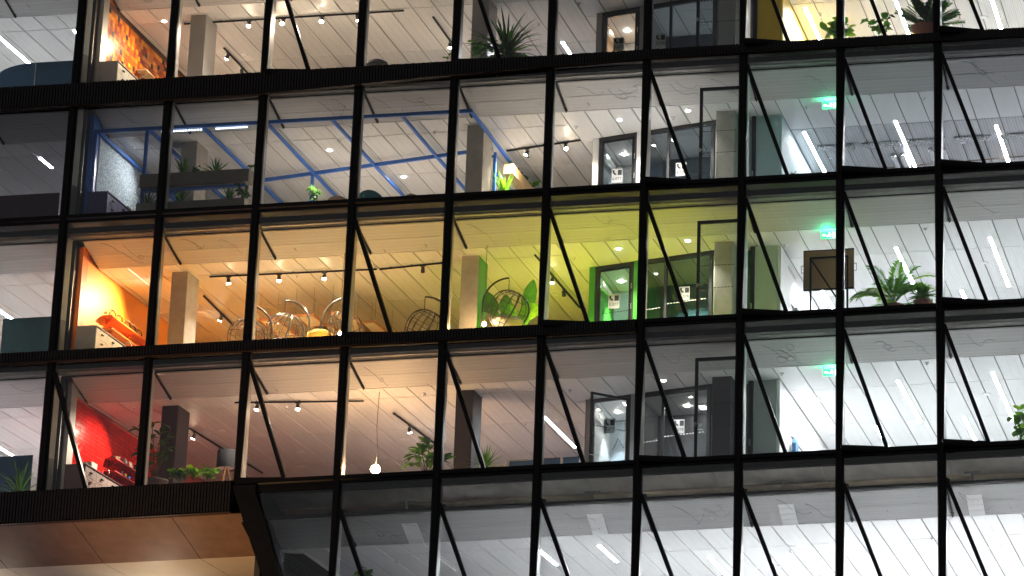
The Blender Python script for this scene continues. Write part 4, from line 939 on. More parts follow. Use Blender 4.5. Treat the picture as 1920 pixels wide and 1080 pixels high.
# ================================================================== blue steel frame with planters
zp = F(1) + 2.70
t = thing('steel_frame', (5.8, 2.3, F(1)), 'bright blue steel pergola frame standing under the ceiling', 'frame')
def ry(x): return 4.89 - (x - 3.67) * .196
def beam(a, b, nm='beam', mat='blue_steel'): MB().bar(a, b, .065, .10).build(nm, mat, t)
beam((.52, .57, zp), (11.24, .64, zp)); beam((.62, ry(.62), zp - .002), (10.95, ry(10.95), zp - .002))
for xa, xb in ((.60, .60), (2.04, 2.0), (3.56, 3.52), (5.40, 5.27), (7.24, 7.28), (9.22, 9.22), (11.2, 11.12)): MB().bar((xa, .64, zp - .004), (xb, 8.5, zp - .004), .065, .092).build('rafter', 'blue_steel', t)
for px, py_ in ((.56, .57), (2.02, .57), (5.29, ry(5.29)), (11.0, 3.62), (10.62, 3.68), (3.7, ry(3.7))):
    if px == 3.7: continue
    MB().box(px - .04, px + .04, py_ - .04, py_ + .04, F(1) - .04, zp - .066).build('post', 'blue_steel', t)
MB().box(10.655, 10.96, 3.61, 3.67, zp - .20, zp - .14).build('rail', 'blue_steel', t)
MB().box(11.05, 11.12, 3.7, 6.9, F(1) + 1.95, F(1) + 2.02).build('rail', 'blue_steel', t)
MB().box(2.065, 4.95, .50, .64, F(1) + .79, F(1) + .86).build('rail', 'blue_steel', t)
for xa, xb in ((2.4, 3.6), (3.95, 4.95)):
    g = MB()
    for i in range(int((xb - xa) / .085)): g.box(xa + i * .085, xa + i * .085 + .05, .61, .65, zp - .115, zp - .075)
    stuff(g.build('light_grille', 'lamp_faint', t))
def planter(x0, x1, y0, y1, z0, z1, mat, label):
    p = thing('planter_box', ((x0 + x1) / 2, (y0 + y1) / 2, z0), label, 'planter', 'planters in the blue frame'); w = .02
    MB().box(x0, x1, y0, y0 + w, z0, z1).box(x0, x1, y1 - w, y1, z0, z1).box(x0, x0 + w, y0 + w, y1 - w, z0, z1).box(x1 - w, x1, y0 + w, y1 - w, z0, z1).box(x0 + w, x1 - w, y0 + w, y1 - w, z0, z0 + w).build('box', mat, p)
    MB().box(x0 + w, x1 - w, y0 + w, y1 - w, z1 - .05, z1 - .03).build('soil', 'soil', p)
planter(1.96, 5.06, .44, .78, F(1) + .90, F(1) + 1.28, 'planter', 'upper long beige planter box hung in the blue frame')
planter(1.92, 4.98, .44, .78, F(1) + .08, F(1) + .42, 'planter', 'lower long beige planter box behind the window sill')
planter(11.15, 11.43, 4.0, 7.2, F(1) + 2.12, F(1) + 2.42, 'shelf_wood', 'yellow wooden planter trough in the right side of the blue frame')
u = thing('spotlight', (11.75, 4.3, F(1) + 2.7), 'tiny black spotlight over the yellow wooden trough', 'spotlight')
MB().cyl((11.75, 4.3, F(1) + 2.84), .03, .04, -.14, 10).build('head', 'black_metal', u); spotlight((11.75, 4.3, F(1) + 2.68), (11.35, 4.4, F(1) + 2.3), 4, (1, .85, .6), 80, .5, .03, u)

# ================================================================== plants
def leafmesh(name, prof, bend, mat, n=None):
    """blade along +x, prof: list of (t, half width), bends down along its length"""
    mb = MB(); L = [];
    for t_, w in prof:
        a = bend * t_; x = t_ if abs(bend) < 1e-3 else math.sin(a) / bend; z = 0 if abs(bend) < 1e-3 else (math.cos(a) - 1) / bend
        L.append((x, w, z))
    for (x0, w0, z0), (x1, w1, z1) in zip(L[:-1], L[1:]):
        mb.face([(x0, -w0, z0 + w0 * .22), (x1, -w1, z1 + w1 * .22), (x1, 0, z1), (x0, 0, z0)]); mb.face([(x0, 0, z0), (x1, 0, z1), (x1, w1, z1 + w1 * .22), (x0, w0, z0 + w0 * .22)])
    return mb
OVAL = [(0, .006), (.06, .012), (.14, .07), (.3, .16), (.5, .20), (.7, .17), (.88, .09), (1, .005)]
BROAD = [(0, .006), (.05, .01), (.12, .12), (.3, .25), (.5, .29), (.72, .25), (.9, .13), (1, .01)]
BLADE = [(0, .03), (.2, .042), (.5, .038), (.8, .02), (1, .002)]
STRAP = [(0, .022), (.25, .03), (.6, .022), (.85, .012), (1, .001)]
LMESH = {}
def leaf_data(kind, bend, mat):
    key = (kind, round(bend, 1), mat)
    if key not in LMESH:
        prof = {'oval': OVAL, 'broad': BROAD, 'blade': BLADE, 'strap': STRAP}[kind]
        mb = leafmesh('leaf', prof, bend, mat)
        me = bpy.data.meshes.new('leaf'); me.from_pydata(mb.v, [], mb.f); me.materials.append(MAT[mat])
        me.polygons.foreach_set('use_smooth', [True] * len(me.polygons)); me.update(); LMESH[key] = me
    return LMESH[key]
def big_leaves(t, base, specs, mat, kind='oval', stem_r=.008, stemmat='leaf_mid'):
    """specs: (attach point, direction, length, width scale, bend)"""
    for at, d, L, ws, bend in specs:
        d = Vector(d).normalized(); q = d.to_track_quat('X', 'Z')
        o = inst(leaf_data(kind, bend, mat), 'leaf', t, at); o.rotation_mode = 'QUATERNION'; o.rotation_quaternion = q; o.scale = (L, L * ws, L)
def pot(t, c, r0, r1, h, mat='terracotta'):
    MB().lathe(c, [(0, 0), (r0, 0), (r1, h * .9), (r1 * 1.06, h * .9), (r1 * 1.06, h), (r1 * .9, h), (r1 * .88, h * .88)], 20).build('pot', mat, t, True)
    MB().lathe((c[0], c[1], c[2] + h * .87), [(0, 0), (r1 * .89, 0)], 16).build('soil', 'soil', t)
def rosette(name, label, group, c, n, L, spread, mat, kind='blade', wid=1., stem=0., potspec=None, bendr=(.3, 1.3), seed=1):
    rnd = random.Random(seed); t = thing(name, c, label, 'plant', group)
    if potspec: pot(t, (c[0], c[1], c[2] - potspec[2]), *potspec)
    if stem: MB().tube([c, (c[0] + .02, c[1], c[2] + stem)], [.03, .022], 8).build('stem', 'bark', t, True)
    mb = MB(); m = ['leaf_dark', 'leaf_mid', 'leaf_bright', 'leaf_lime']; i0 = m.index(mat); mats = [mat, m[max(0, i0 - 1)], m[min(3, i0 + 1)]]
    P = {'blade': BLADE, 'strap': STRAP, 'oval': OVAL}[kind]
    for i in range(n):
        az = i * 2.39996 + rnd.uniform(-.3, .3); f = (i + .5) / n
        el = math.radians(86 - spread * f + rnd.uniform(-8, 8)); bend = rnd.uniform(*bendr) * (.4 + f)
        l = L * rnd.uniform(.75, 1.08); mi = rnd.choice((0, 0, 1, 2))
        lf = leafmesh('l', P, bend, mat); R = Matrix.Rotation(az, 4, 'Z') @ Matrix.Rotation(-el, 4, 'Y')
        o = Vector((c[0], c[1], c[2] + stem * rnd.uniform(.75, 1)))
        base = len(mb.v)
        mb.v += [tuple(o + R @ Vector((x * l, y * l * wid, z * l))) for x, y, z in lf.v]
        mb.f += [tuple(base + q for q in f_) for f_ in lf.f]; mb.m += [mi] * len(lf.f)
    mb.v = [(x, max(y, .125), z) for x, y, z in mb.v]
    mb.build('foliage', mats, t, True)
    return t
def bush(name, label, group, c, rx, rz, n, mat, ll=.12, seed=1, potspec=None, trail=0, airy=0.):
    rnd = random.Random(seed); t = thing(name, c, label, 'plant', group)
    if potspec: pot(t, (c[0], c[1], c[2] - potspec[2]), *potspec)
    m = ['leaf_dark', 'leaf_mid', 'leaf_bright', 'leaf_lime']; i0 = m.index(mat); mats = [mat, m[max(0, i0 - 1)], m[min(3, i0 + 1)]]
    mb = MB(); st = MB()
    tips = []
    for i in range(max(5, n // 9)):
        a = rnd.uniform(0, 6.283); q = rnd.uniform(.3, 1); h = rz * rnd.uniform(.4, 1.0)
        if trail and rnd.random() < .5: h = -rz * rnd.uniform(.1, .5)
        e = Vector((c[0] + rx * q * math.cos(a), c[1] + min(rx, .3) * q * math.sin(a), c[2] + h)); mid = Vector(c).lerp(e, .5) + Vector((0, 0, .08))
        pts = [Vector(c), mid, e]; st.tube(pts, [.008, .006, .004], 5); tips.append(pts)
    for i in range(n):
        pts = rnd.choice(tips); s = rnd.uniform(.35, 1.0); p = pts[1].lerp(pts[2], (s - .5) * 2) if s > .5 else pts[0].lerp(pts[1], s * 2)
        az = rnd.uniform(0, 6.283); el = rnd.uniform(-.5, .9); l = ll * rnd.uniform(.6, 1.25); lf = leafmesh('l', OVAL, rnd.uniform(.2, 1), mat)
        R = Matrix.Rotation(az, 4, 'Z') @ Matrix.Rotation(-el, 4, 'Y') @ Matrix.Rotation(rnd.uniform(-.7, .7), 4, 'X')
        base = len(mb.v); mb.v += [tuple(p + R @ Vector((x * l, y * l * 1.5, z * l))) for x, y, z in lf.v]
        mb.f += [tuple(base + q for q in f_) for f_ in lf.f]; mb.m += [rnd.choice((0, 0, 1, 2))] * len(lf.f)
    mb.v = [(x, max(y, .125), z) for x, y, z in mb.v]; st.v = [(x, max(y, .125), z) for x, y, z in st.v]
    mb.build('foliage', mats, t, True); st.build('stem', 'leaf_mid', t, True)
    return t
def palm(name, label, c, fronds, mat, potspec=None, seed=3, ll=.26, group=None):
    """fronds: (azimuth, elevation, length, bend)"""
    rnd = random.Random(seed); t = thing(name, c, label, 'plant', group)
    if potspec: pot(t, (c[0], c[1], c[2] - potspec[2]), *potspec)
    m = ['leaf_dark', 'leaf_mid', 'leaf_bright', 'leaf_lime']; i0 = m.index(mat); mats = [mat, m[max(0, i0 - 1)], m[min(3, i0 + 1)]]
    for az, el, L, bend in fronds:
        mb = MB(); pts = []
        for i in range(13):
            s = i / 12; a = el - bend * s * s; 
            if i == 0: p = Vector(c)
            else: p = p + Vector((math.cos(az) * math.cos(a), math.sin(az) * math.cos(a), math.sin(a))) * (L / 12)
            pts.append(p)
        sidev = Vector((-math.sin(az), math.cos(az), 0))
        mi = rnd.choice((0, 0, 1, 2))
        for i in range(4, 13):
            for h in (0, .5):
                if i == 12 and h: continue
                p0 = pts[i].lerp(pts[min(12, i + 1)], h); d = (pts[i] - pts[i - 1]).normalized(); s = (i + h) / 12
                l = ll * (1.1 - abs(s - .62) * 1.3) * rnd.uniform(.85, 1.1)
                for sg in (-1, 1):
                    e = p0 + (sidev * sg * .72 + d * .72 + Vector((0, 0, -.20 * rnd.random()))).normalized() * l
                    w = d * .026 + Vector((0, 0, .006)); md = p0.lerp(e, .45) + Vector((0, 0, .012))
                    mb.face([p0, md - w, e], mi); mb.face([p0, e, md + w], mi)
        mb.tube(pts, [.010 * (1 - .8 * i / 12) + .002 for i in range(13)], 5, 0)
        mb.v = [(x, max(y, .125), max(z, c[2] - .15)) for x, y, z in mb.v]
        mb.build('frond', mats, t)
    return t
IB = 'plants behind the windows'
c = atY(950, 106, .7); rosette('dracaena', 'big spiky green plant with arching strap leaves beside the white column', IB, (c.x, c.y, c.z - .1), 125, 1.35, 104, 'leaf_mid', 'strap', 1.1, .15, None, (.5, 1.9), 4)
c = atY(905, 110, .6); bush('potted_bush', 'low broad leaved plant left of the big spiky plant', IB, (c.x, c.y, c.z), .42, .55, 46, 'leaf_mid', .22, 5)
c = atY(850, 114, .6); bush('trailing_plant', 'small pale trailing plant at the sill left of the white column', IB, (c.x, c.y, c.z), .42, .2, 60, 'leaf_bright', .09, 6)
c = atY(1573, 70, .65); t = bush('rubber_plant', 'glossy broad leaved plant in front of a mullion on the top storey', IB, (c.x, c.y, c.z - .1), .52, .75, 60, 'leaf_bright', .30, 7)
c = atY(1650, 68, .65); bush('climbing_plant', 'airy red stemmed leafy plant left of the cycad palm', IB, (c.x, c.y, c.z - .05), .62, .88, 46, 'leaf_mid', .24, 8)
c = atY(1741, 53, .7); c = Vector((c.x, c.y, c.z))
fr = [(a * .449 + .2, .35 + .9 * ((a * 7) % 11) / 11, .98 - .25 * ((a * 5) % 7) / 7, .30) for a in range(46)]
palm('cycad_palm', 'stiff dark cycad palm in a terracotta bowl on the top storey', tuple(c), fr, 'leaf_dark', (.22, .46, .42), 9, .24, IB)
# planters in the blue frame
zu = F(1) + 1.24; zl = F(1) + .38
for px, lab, n, L, mt, sp, sd in ((345, 'upright dark agave at the left of the upper beige planter', 34, .58, 'leaf_dark', 36, 11), (405, 'spiky star shaped agave on the upper beige planter', 44, .52, 'leaf_dark', 84, 12)):
    c = atY(px, 318, .6); rosette('agave', lab, 'plants in the planters', (c.x, .6, zu), n, L, sp, mt, 'blade', 1.1, 0, None, (.0, .35), sd)
c = atY(368, 318, .55); bush('succulent', 'bluish succulent hanging over the upper beige planter', 'plants in the planters', (c.x, .5, zu + .04), .26, .12, 60, 'leaf_dark', .10, 13, None, 1)
c = atY(470, 316, .55); bush('succulent', 'trailing plant at the right end of the upper beige planter', 'plants in the planters', (c.x, .52, zu + .03), .18, .16, 40, 'leaf_dark', .09, 14, None, 1)
for px, lab, mt, sd, L in ((280, 'dark upright sansevieria at the left of the lower beige planter', 'leaf_dark', 15, .55), (338, 'yellow green bushy agave in the middle of the lower beige planter', 'leaf_mid', 16, .55), (430, 'dark spiky plant right of the middle in the lower beige planter', 'leaf_dark', 17, .50)):
    c = atY(px, 378, .6); rosette('agave', lab, 'plants in the planters', (c.x, .6, zl), 30, L, 52, mt, 'blade', 1.0, 0, None, (.0, .4), sd)
c = atY(456, 376, .6); bush('ivy', 'small leaved ivy at the right end of the lower beige planter', 'plants in the planters', (c.x, .6, zl), .30, .5, 110, 'leaf_dark', .10, 18)
c = atY(945, 356, 3.2); rosette('sansevieria', 'bright green upright leaves below the yellow wooden trough', 'plants in the planters', (c.x, 3.2, F(1) + 1.05), 22, .8, 30, 'leaf_lime', 'blade', 1.2, 0, None, (.0, .2), 19)
c = atX(985, 340, 11.28); bush('trough_plant', 'bright green plant at the far end of the yellow wooden trough', 'plants in the planters', (11.3, 6.2, F(1) + 2.40), .35, .3, 60, 'leaf_bright', .16, 20)
for i in range(4): bush('dry_plant', ['nearest', 'second', 'third', 'farthest'][i] + ' of the dry brown green tufts along the yellow wooden trough', 'plants in the trough', (11.29, 4.3 + i * .55, F(1) + 2.40), .2, .16, 26, 'leaf_dark', .12, 30 + i)
c = atY(588, 372, 3.0); bush('potted_bush', 'leafy plant behind the blue post under the rear beam', IB, (c.x, 3.0, c.z - .25), .22, .75, 60, 'leaf_dark', .14, 21)
# green storey
c = atY(1675, 572, .75); fr = []
rn = random.Random(5)
for i in range(26): fr.append((i * 2.4, rn.uniform(.35, 1.4), rn.uniform(.75, 1.35), rn.uniform(.7, 1.7)))
fr += [(.15, 1.15, 1.75, 1.75), (.35, .95, 1.35, 1.3), (3.4, .8, 1.2, 1.6)]
palm('areca_palm', 'large bright green feathery palm at the sill', (c.x, c.y, F(2) + .28), fr, 'leaf_bright', (.2, .28, .31), 11, .30, IB)
c = atY(1730, 566, .7); rosette('potted_plant', 'dense green plant in a terracotta pot right of the feathery palm', IB, (c.x, c.y, c.z + .02), 46, .46, 105, 'leaf_mid', 'oval', .95, .12, (.16, .25, .3), (.3, 1.2), 22)
c = atY(985, 600, 2.6); base = Vector((c.x, 2.6, F(2) + .3))
t = thing('banana_plant', tuple(base), 'plant with huge round bright green leaves behind the hanging chair', 'plant', IB)
for (px, py_, tx, ty, L, ws, bend, mt, yy) in ((985, 598, 1000, 520, .95, .55, .25, 'leaf_mid', 2.7), (975, 604, 1012, 558, .85, 1.05, .9, 'leaf_lime', 2.4), (950, 605, 948, 548, .95, .7, .3, 'leaf_mid', 2.9), (935, 600, 904, 538, .95, .62, .3, 'leaf_mid', 2.7), (930, 590, 893, 566, .6, .6, .9, 'leaf_dark', 2.5), (985, 612, 985, 570, .7, .9, .3, 'leaf_bright', 2.5), (962, 612, 955, 562, .8, .7, .3, 'leaf_bright', 2.6)):
    a, b = atY(px, py_, yy), atY(tx, ty, yy); d = b - a
    q = d.normalized(); yv = Vector((.25, -1, .25)); zv = yv - q * yv.dot(q); zv.normalize(); yy_ = zv.cross(q)
    Mx = Matrix((q, yy_, zv)).transposed()
    o = inst(leaf_data('broad', bend, mt), 'leaf', t, a); o.rotation_mode = 'QUATERNION'; o.rotation_quaternion = Mx.to_quaternion(); o.scale = (d.length, d.length * ws, d.length)
    MB().tube([base, base.lerp(a, .6) + Vector((0, 0, .1)), a], [.02, .016, .012], 6).build('stem', 'leaf_bright', t, True)
pot(t, (base.x, base.y, F(2) - .04), .2, .26, .4, 'pot_grey')
# red storey
def leafy_tree(name, label, pix, tips, mat, y, kind, potspec, leafL, ws, seed, zbase):
    rnd = random.Random(seed); c = atY(*pix, y); base = Vector((c.x, y, zbase)); t = thing(name, tuple(base), label, 'plant', IB)
    if potspec: pot(t, (base.x, base.y, zbase), *potspec)
    for (px, py_) in tips:
        e = atY(px, py_, y + rnd.uniform(-.25, .25)); st = base + Vector((0, 0, potspec[2] * .9 if potspec else 0)); mid = st.lerp(e, .55) + Vector((0, 0, .12))
        MB().tube([st, mid, e], [.016, .012, .007], 6).build('branch', 'bark', t, True)
        for i in range(rnd.choice((5, 6, 7))):
            s = 1 - i * .13; p = mid.lerp(e, s) if s > .3 else e; az = rnd.uniform(0, 6.283); el = rnd.uniform(-.35, .75)
            d = (math.cos(az) * math.cos(el), math.sin(az) * math.cos(el) * .7, math.sin(el))
            big_leaves(t, p, [(p, d, leafL * rnd.uniform(.75, 1.15), ws, rnd.uniform(.3, 1.1))], rnd.choice((mat, mat, 'leaf_dark')), kind)
    return t
leafy_tree('rubber_tree', 'tall dark rubber plant in a grey pot before the plum column', (290, 900), [(258, 800), (275, 820), (300, 812), (262, 845), (320, 805), (285, 790), (300, 850), (270, 870), (312, 838)], 'leaf_dark', 1.1, 'oval', (.26, .34, .48, 'pot_grey'), .30, 1.25, 41, F(3) - .02)
leafy_tree('large_leaved_plant', 'dark plant with large drooping leaves between two bays', (800, 885), [(770, 868), (785, 838), (805, 832), (825, 850), (838, 862), (775, 850), (800, 860)], 'leaf_mid', .8, 'broad', None, .42, .95, 42, F(3) + .12)
for i, (px, py_, mt) in enumerate(((335, 896, 'leaf_mid'), (362, 893, 'leaf_lime'), (388, 894, 'leaf_bright'))):
    c = atY(px, py_, .8); bush('fern', ['dark leafy plant right of the grey pot', 'yellow green leafy plant in the middle of the sill row', 'bright leafy plant below the drum floor lamp'][i], IB, (c.x, .8, c.z - .1), .34, .42, 54, mt, .19, 43 + i)
c = atY(912, 876, .7); rosette('yucca', 'bright green spiky yucca beside the plum column', IB, (c.x, .7, c.z - .05), 46, .62, 95, 'leaf_bright', 'blade', .8, .08, None, (.1, .6), 47)
c = atY(1912, 822, .6); bush('potted_bush', 'bright green leafy plant at the right edge of the red-walled storey', IB, (c.x, .6, c.z - .2), .5, 1.0, 60, 'leaf_bright', .26, 48)
c = atY(38, 905, 1.0); rosette('grass_plant', 'pale grassy plant before the navy desk screen', IB, (c.x, 1.0, c.z - .4), 40, 1.0, 60, 'leaf_mid', 'strap', .7, 0, None, (.3, 1.3), 49)
c = atY(680, 1074, 1.0); bush('potted_bush', 'green leaves at the bottom edge of the lowest storey', IB, (c.x, 1.0, c.z - .3), .35, .45, 30, 'leaf_mid', .26, 50)

# ================================================================== hanging chairs, framed panels, lamps
def egg(label, top, tilt, y, mat, flip=1, w=.52, arcdir=1, cushion='cushion_grey'):
    """stand: curved steel mast whose end carries a chain and a wire basket"""
    T = atY(*top, y); z0 = F(2) - .03
    t = thing('hanging_chair', (T.x, y, z0), label, 'hanging chair', 'wire hanging chairs')
    pts = []; mx = T.x + arcdir * .72
    for i in range(15):
        a = math.pi * (.5 + .0) * i / 14
        pts.append((T.x + arcdir * .72 * math.sin(a), y + .1, T.z - .72 + .72 * math.cos(a)))
    pts += [(mx + arcdir * .02, y + .1, T.z - 1.1), (mx, y + .1, z0 + .1), (mx - arcdir * .05, y + .1, z0 + .02)]
    MB().tube(pts, .028, 8).build('mast', mat, t, True)
    MB().lathe((T.x + arcdir * .3, y, z0), [(0, 0), (.5, 0), (.5, .03), (0, .035)], 24).build('base_plate', mat, t)
    bc = Vector((T.x, y, T.z - .30))
    ch = MB()
    for i in range(7):
        z = T.z - .02 - i * .052
        ring = [(T.x + (.012 * math.cos(q * 1.0472) if i % 2 else 0), y + .1 + (0 if i % 2 else .012 * math.cos(q * 1.0472)), z - .03 + .034 * math.sin(q * 1.0472)) for q in range(6)]
        ch.tube(ring, .006, 5, closed=True, cap=False)
    ch.build('chain', mat, t)
    H, Wd = 1.15, w; R = Matrix.Rotation(tilt, 4, 'Y'); cc = Vector((T.x, y + .1, T.z - .40 - H / 2))
    def el(u, v):                      # point on the egg: u around, v from top to bottom
        rr = Wd * math.sin(v) ** .85 * (1 + .12 * math.cos(v)); return cc + R @ Vector((rr * math.cos(u), rr * math.sin(u), H / 2 * math.cos(v)))
    mb = MB()
    for i in range(13):
        u = i * 2 * math.pi / 16 + .6
        mb.tube([el(u, math.pi * j / 14) for j in range(15)], .010, 5)
    for v in (.75, 1.35, 1.9, 2.4): mb.tube([el(.6 + 12 * 2 * math.pi / 16 * j / 22, v) for j in range(23)], .009, 5)
    mb.tube([el(.6, math.pi * j / 14) for j in range(15)], .022, 6); mb.tube([el(.6 + 12 * 2 * math.pi / 16, math.pi * j / 14) for j in range(15)], .022, 6)
    mb.build('wire_basket', mat, t, True)
    cu = MB(); cb = cc + Vector((0, 0, -H * .30))
    cu.lathe(tuple(cb), [(0, -.06), (Wd * .7, -.05), (Wd * .8, .03), (Wd * .72, .11), (0, .13)], 20)
    cu.build('cushion', cushion, t, True)
    return t
egg('steel hanging chair half hidden by the mullion right of the orange wall column', (462, 572), .15, 1.9, 'bronze_steel', 1, .5, 1)
egg('shiny steel hanging chair with chain in the third bay of the orange storey', (533, 562), .3, 2.3, 'bronze_steel', 1, .52, 1)
egg('steel hanging chair beside the yellow cushion', (650, 556), -.2, 2.3, 'bronze_steel', 1, .48, -1)
egg('dark wire hanging chair in the bay before the middle column', (795, 555), .5, 2.2, 'dark_steel', 1, .52, 1)
egg('dark wire hanging chair in front of the huge green leaves', (953, 519), .45, 1.6, 'dark_steel', 1, .54, -1)
c = atY(600, 627, 2.6); t = thing('lounge_cushion', (c.x, 2.6, c.z - .25), 'round yellow seat cushion between two steel hanging chairs', 'cushion')
MB().lathe((c.x, 2.6, c.z - .25), [(0, 0), (.3, .02), (.36, .12), (.34, .27), (.2, .35), (0, .36)], 20).build('pad', 'cushion_yellow', t, True); MB().tube([(c.x - .2, 2.30, c.z), (c.x, 2.25, c.z - .06), (c.x + .15, 2.27, c.z + .05)], .012, 5).build('seam', 'frame_wood', t)
hz = F(2) + 2.0
for i, (a, b, e) in enumerate((((485, 601), (515, 598), (512, 640)), ((552, 593), (584, 590), (578, 630)), ((586, 612), (618, 608), (606, 632)), ((621, 588), (655, 585), (650, 625)), ((668, 606), (704, 600), (722, 634)))):
    A, Bq, C_ = atZ(*a, hz), atZ(*b, hz), atZ(*e, hz); x0, x1, y0, y1 = A.x, A.x + .56, A.y, max(C_.y, A.y + 1.1)
    t = thing('acoustic_canopy', ((x0 + x1) / 2, (y0 + y1) / 2, hz), ['wood framed cream panel left of the second hanging chair', 'wood framed cream panel right of the second hanging chair mast', 'wood framed cream panel above the yellow cushion', 'wood framed cream panel half hidden by the mullion', 'wood framed cream panel right of the folded bar'][i], 'panel', 'wood framed panels under the ceiling')
    w = .045
    MB().box(x0, x1, y0, y0 + w, hz, hz + .06).box(x0, x1, y1 - w, y1, hz, hz + .06).box(x0, x0 + w, y0 + w, y1 - w, hz, hz + .06).box(x1 - w, x1, y0 + w, y1 - w, hz, hz + .06).build('frame', 'frame_wood', t)
    MB().box(x0 + w, x1 - w, y0 + w, y1 - w, hz + .015, hz + .03).build('board', 'board_cream', t)
    for sx, sy in ((x0 + .02, y0 + .02), (x1 - .02, y0 + .02), (x0 + .02, y1 - .02), (x1 - .02, y1 - .02)): MB().tube([(sx, sy, hz + .06), (sx, sy, F(2) + HC(2))], .004, 4).build('wire', 'cable', t)
def pendant(r, px, py_, y, label, en, rad=.07, shade=False):
    c = atY(px, py_, y); zc = F(r) + HC(r)
    t = thing('pendant_bulb', tuple(c), label, 'pendant lamp', 'bare pendant bulbs')
    MB().tube([(c.x, y, c.z + .12), (c.x + .03, y, c.z + .5), (c.x - .02, y, (c.z + zc) / 2 + .1), (c.x, y, zc)], .007, 5).build('cord', 'cable', t, True)
    MB().cyl((c.x, y, c.z + .06), .03, .02, .08, 10).build('socket', 'shelf_wood', t)
    MB().lathe((c.x, y, c.z), [(0, -rad), (rad * .7, -rad * .7), (rad, 0), (rad * .75, rad * .65), (.02, rad)], 14).build('bulb', 'bulb_warm', t, True)
    d = bpy.data.lights.new('glow', 'POINT'); d.energy = en; d.color = (1, .66, .34); d.shadow_soft_size = rad
    o = bpy.data.objects.new('glow', d); COL.objects.link(o); o.parent = t; o.location = (0, 0, -rad - .04)
pendant(2, 638, 626, 1.3, 'glowing bulb at the sill beside the yellow cushion chair', 9, .055)
pendant(2, 908, 608, 1.3, 'glowing bulb at the sill below the dark wire chair', 9, .055)
pendant(3, 704, 880, 1.8, 'large glowing bulb on a thin cord above the sill of the red-walled storey', 7, .13)
# drum floor lamp
yl = 2.2; c0, c1 = atY(407, 868, yl), atY(443, 866, yl); cx_ = (c0.x + c1.x) / 2; zt = atY(424, 846, yl).z; zb_ = atY(424, 879, yl).z
t = thing('floor_lamp', (cx_, yl, F(3) - .04), 'drum shaded floor lamp on a pale wooden tripod', 'floor lamp')
MB().lathe((cx_, yl, zb_), [(.27, 0), (.26, zt - zb_), (.255, zt - zb_), (.265, 0)], 24).build('lamp_shade', 'lampshade', t, True)
MB().lathe((cx_, yl, zb_ + .03), [(0, 0), (.262, 0)], 24).build('diffuser', 'counter_white', t)
for a in (.3, 2.4, 4.5): MB().tube([(cx_ + .03 * math.cos(a), yl + .03 * math.sin(a), zb_ + .06), (cx_ + .30 * math.cos(a), yl + .30 * math.sin(a), F(3) - .04)], .018, 8).build('leg', 'pale_wood', t, True)
MB().cyl((cx_, yl, zb_ - .02), .04, .04, .08, 10).build('hub', 'steel', t)
# cork board on a black stand
yc = 1.0; a = atY(1508, 472, yc); b = atY(1600, 538, yc)
t = thing('pin_board', ((a.x + b.x) / 2, yc, F(2)), 'brown cork pin board on a black steel stand under the exit sign', 'pin board')
MB().box(a.x, b.x, yc, yc + .03, b.z, a.z).build('board', 'cork', t)
MB().box(a.x - .02, b.x + .02, yc - .01, yc + .04, a.z + .001, a.z + .025).box(a.x - .02, b.x + .02, yc - .01, yc + .04, b.z - .045, b.z - .001).box(a.x - .02, a.x - .001, yc - .01, yc + .04, b.z, a.z).box(b.x + .001, b.x + .02, yc - .01, yc + .04, b.z, a.z).build('edge', 'black_metal', t)
p0, p1 = atY(1520, 487, yc - .06).x, atY(1589, 480, yc - .06).x; zs = atY(1520, 487, yc).z
MB().bar((p0, yc - .06, F(2) - .04), (p0, yc - .06, zs), .05, .05, (0, 1, 0)).bar((p1, yc - .06, F(2) - .04), (p1, yc - .06, zs), .05, .05, (0, 1, 0)).bar((p0 - .025, yc - .06, zs + .02), (p1 + .025, yc - .06, zs + .02), .05, .045).build('stand', 'black_metal', t)
MB().bar((p0, yc - .055, zs), (p1 - .02, yc - .055, F(2) + .2), .04, .03, (0, 1, 0)).build('brace', 'black_metal', t)
for sx in (a.x - .09, b.x + .02): MB().box(sx, sx + .07, yc, yc + .015, a.z - .42, a.z - .405).box(sx, sx + .07, yc, yc + .015, a.z - .62, a.z - .605).box(sx if sx < a.x else sx + .055, (sx if sx < a.x else sx + .055) + .015, yc, yc + .015, a.z - .604, a.z - .421).build('side_handle', 'black_metal', t)
# desk screens in the rooms left of the partition
def screen(r, pl, pr, py0, py1, y, mat, label, arch=False, split=None):
    A, Bq = atY(pl, py0, y), atY(pr, py1, y)
    x0, x1, z1, z0 = A.x, Bq.x, Bq.z, F(r) + .3
    t = thing('desk_screen', ((x0 + x1) / 2, y, F(r)), label, 'desk screen', 'fabric desk screens')
    xs = [x0, x1] if split is None else [x0, atY(split, py0, y).x, x1]
    for i, (u, v) in enumerate(zip(xs[:-1], xs[1:])):
        ring = [(u + .015, y, z0), (v - .015, y, z0), (v - .015, y, z1)]
        if arch and i == 0: ring += [(u + .015 + (v - u) * (1 - math.sin(k * .157)), y, z1 - .30 * (1 - math.cos(k * .157))) for k in range(1, 11)]
        else: ring += [(u + .015, y, z1)]
        MB().prism(ring, (0, .045, 0)).build('fabric_panel', mat, t)
    if split is not None: MB().box(xs[1] - .012, xs[1] + .012, y - .012, y + .06, z0, z1 + .02).build('divider_post', 'plastic_white', t)
    for u in (x0 + .1, x1 - .1): MB().box(u - .03, u + .03, y - .02, y + .07, F(r) - .04, z0 - .002).build('foot', 'steel', t)
screen(0, -2, 158, 140, 112, 1.5, 'screen_blue', 'rounded blue desk screens with a white divider', True, 66)
screen(2, 4, 118, 608, 592, 1.4, 'screen_teal', 'teal grey desk screen in the lower left room of the green storey')
screen(3, -22, 62, 868, 853, 1.4, 'screen_navy', 'navy blue desk screen with grass in front')
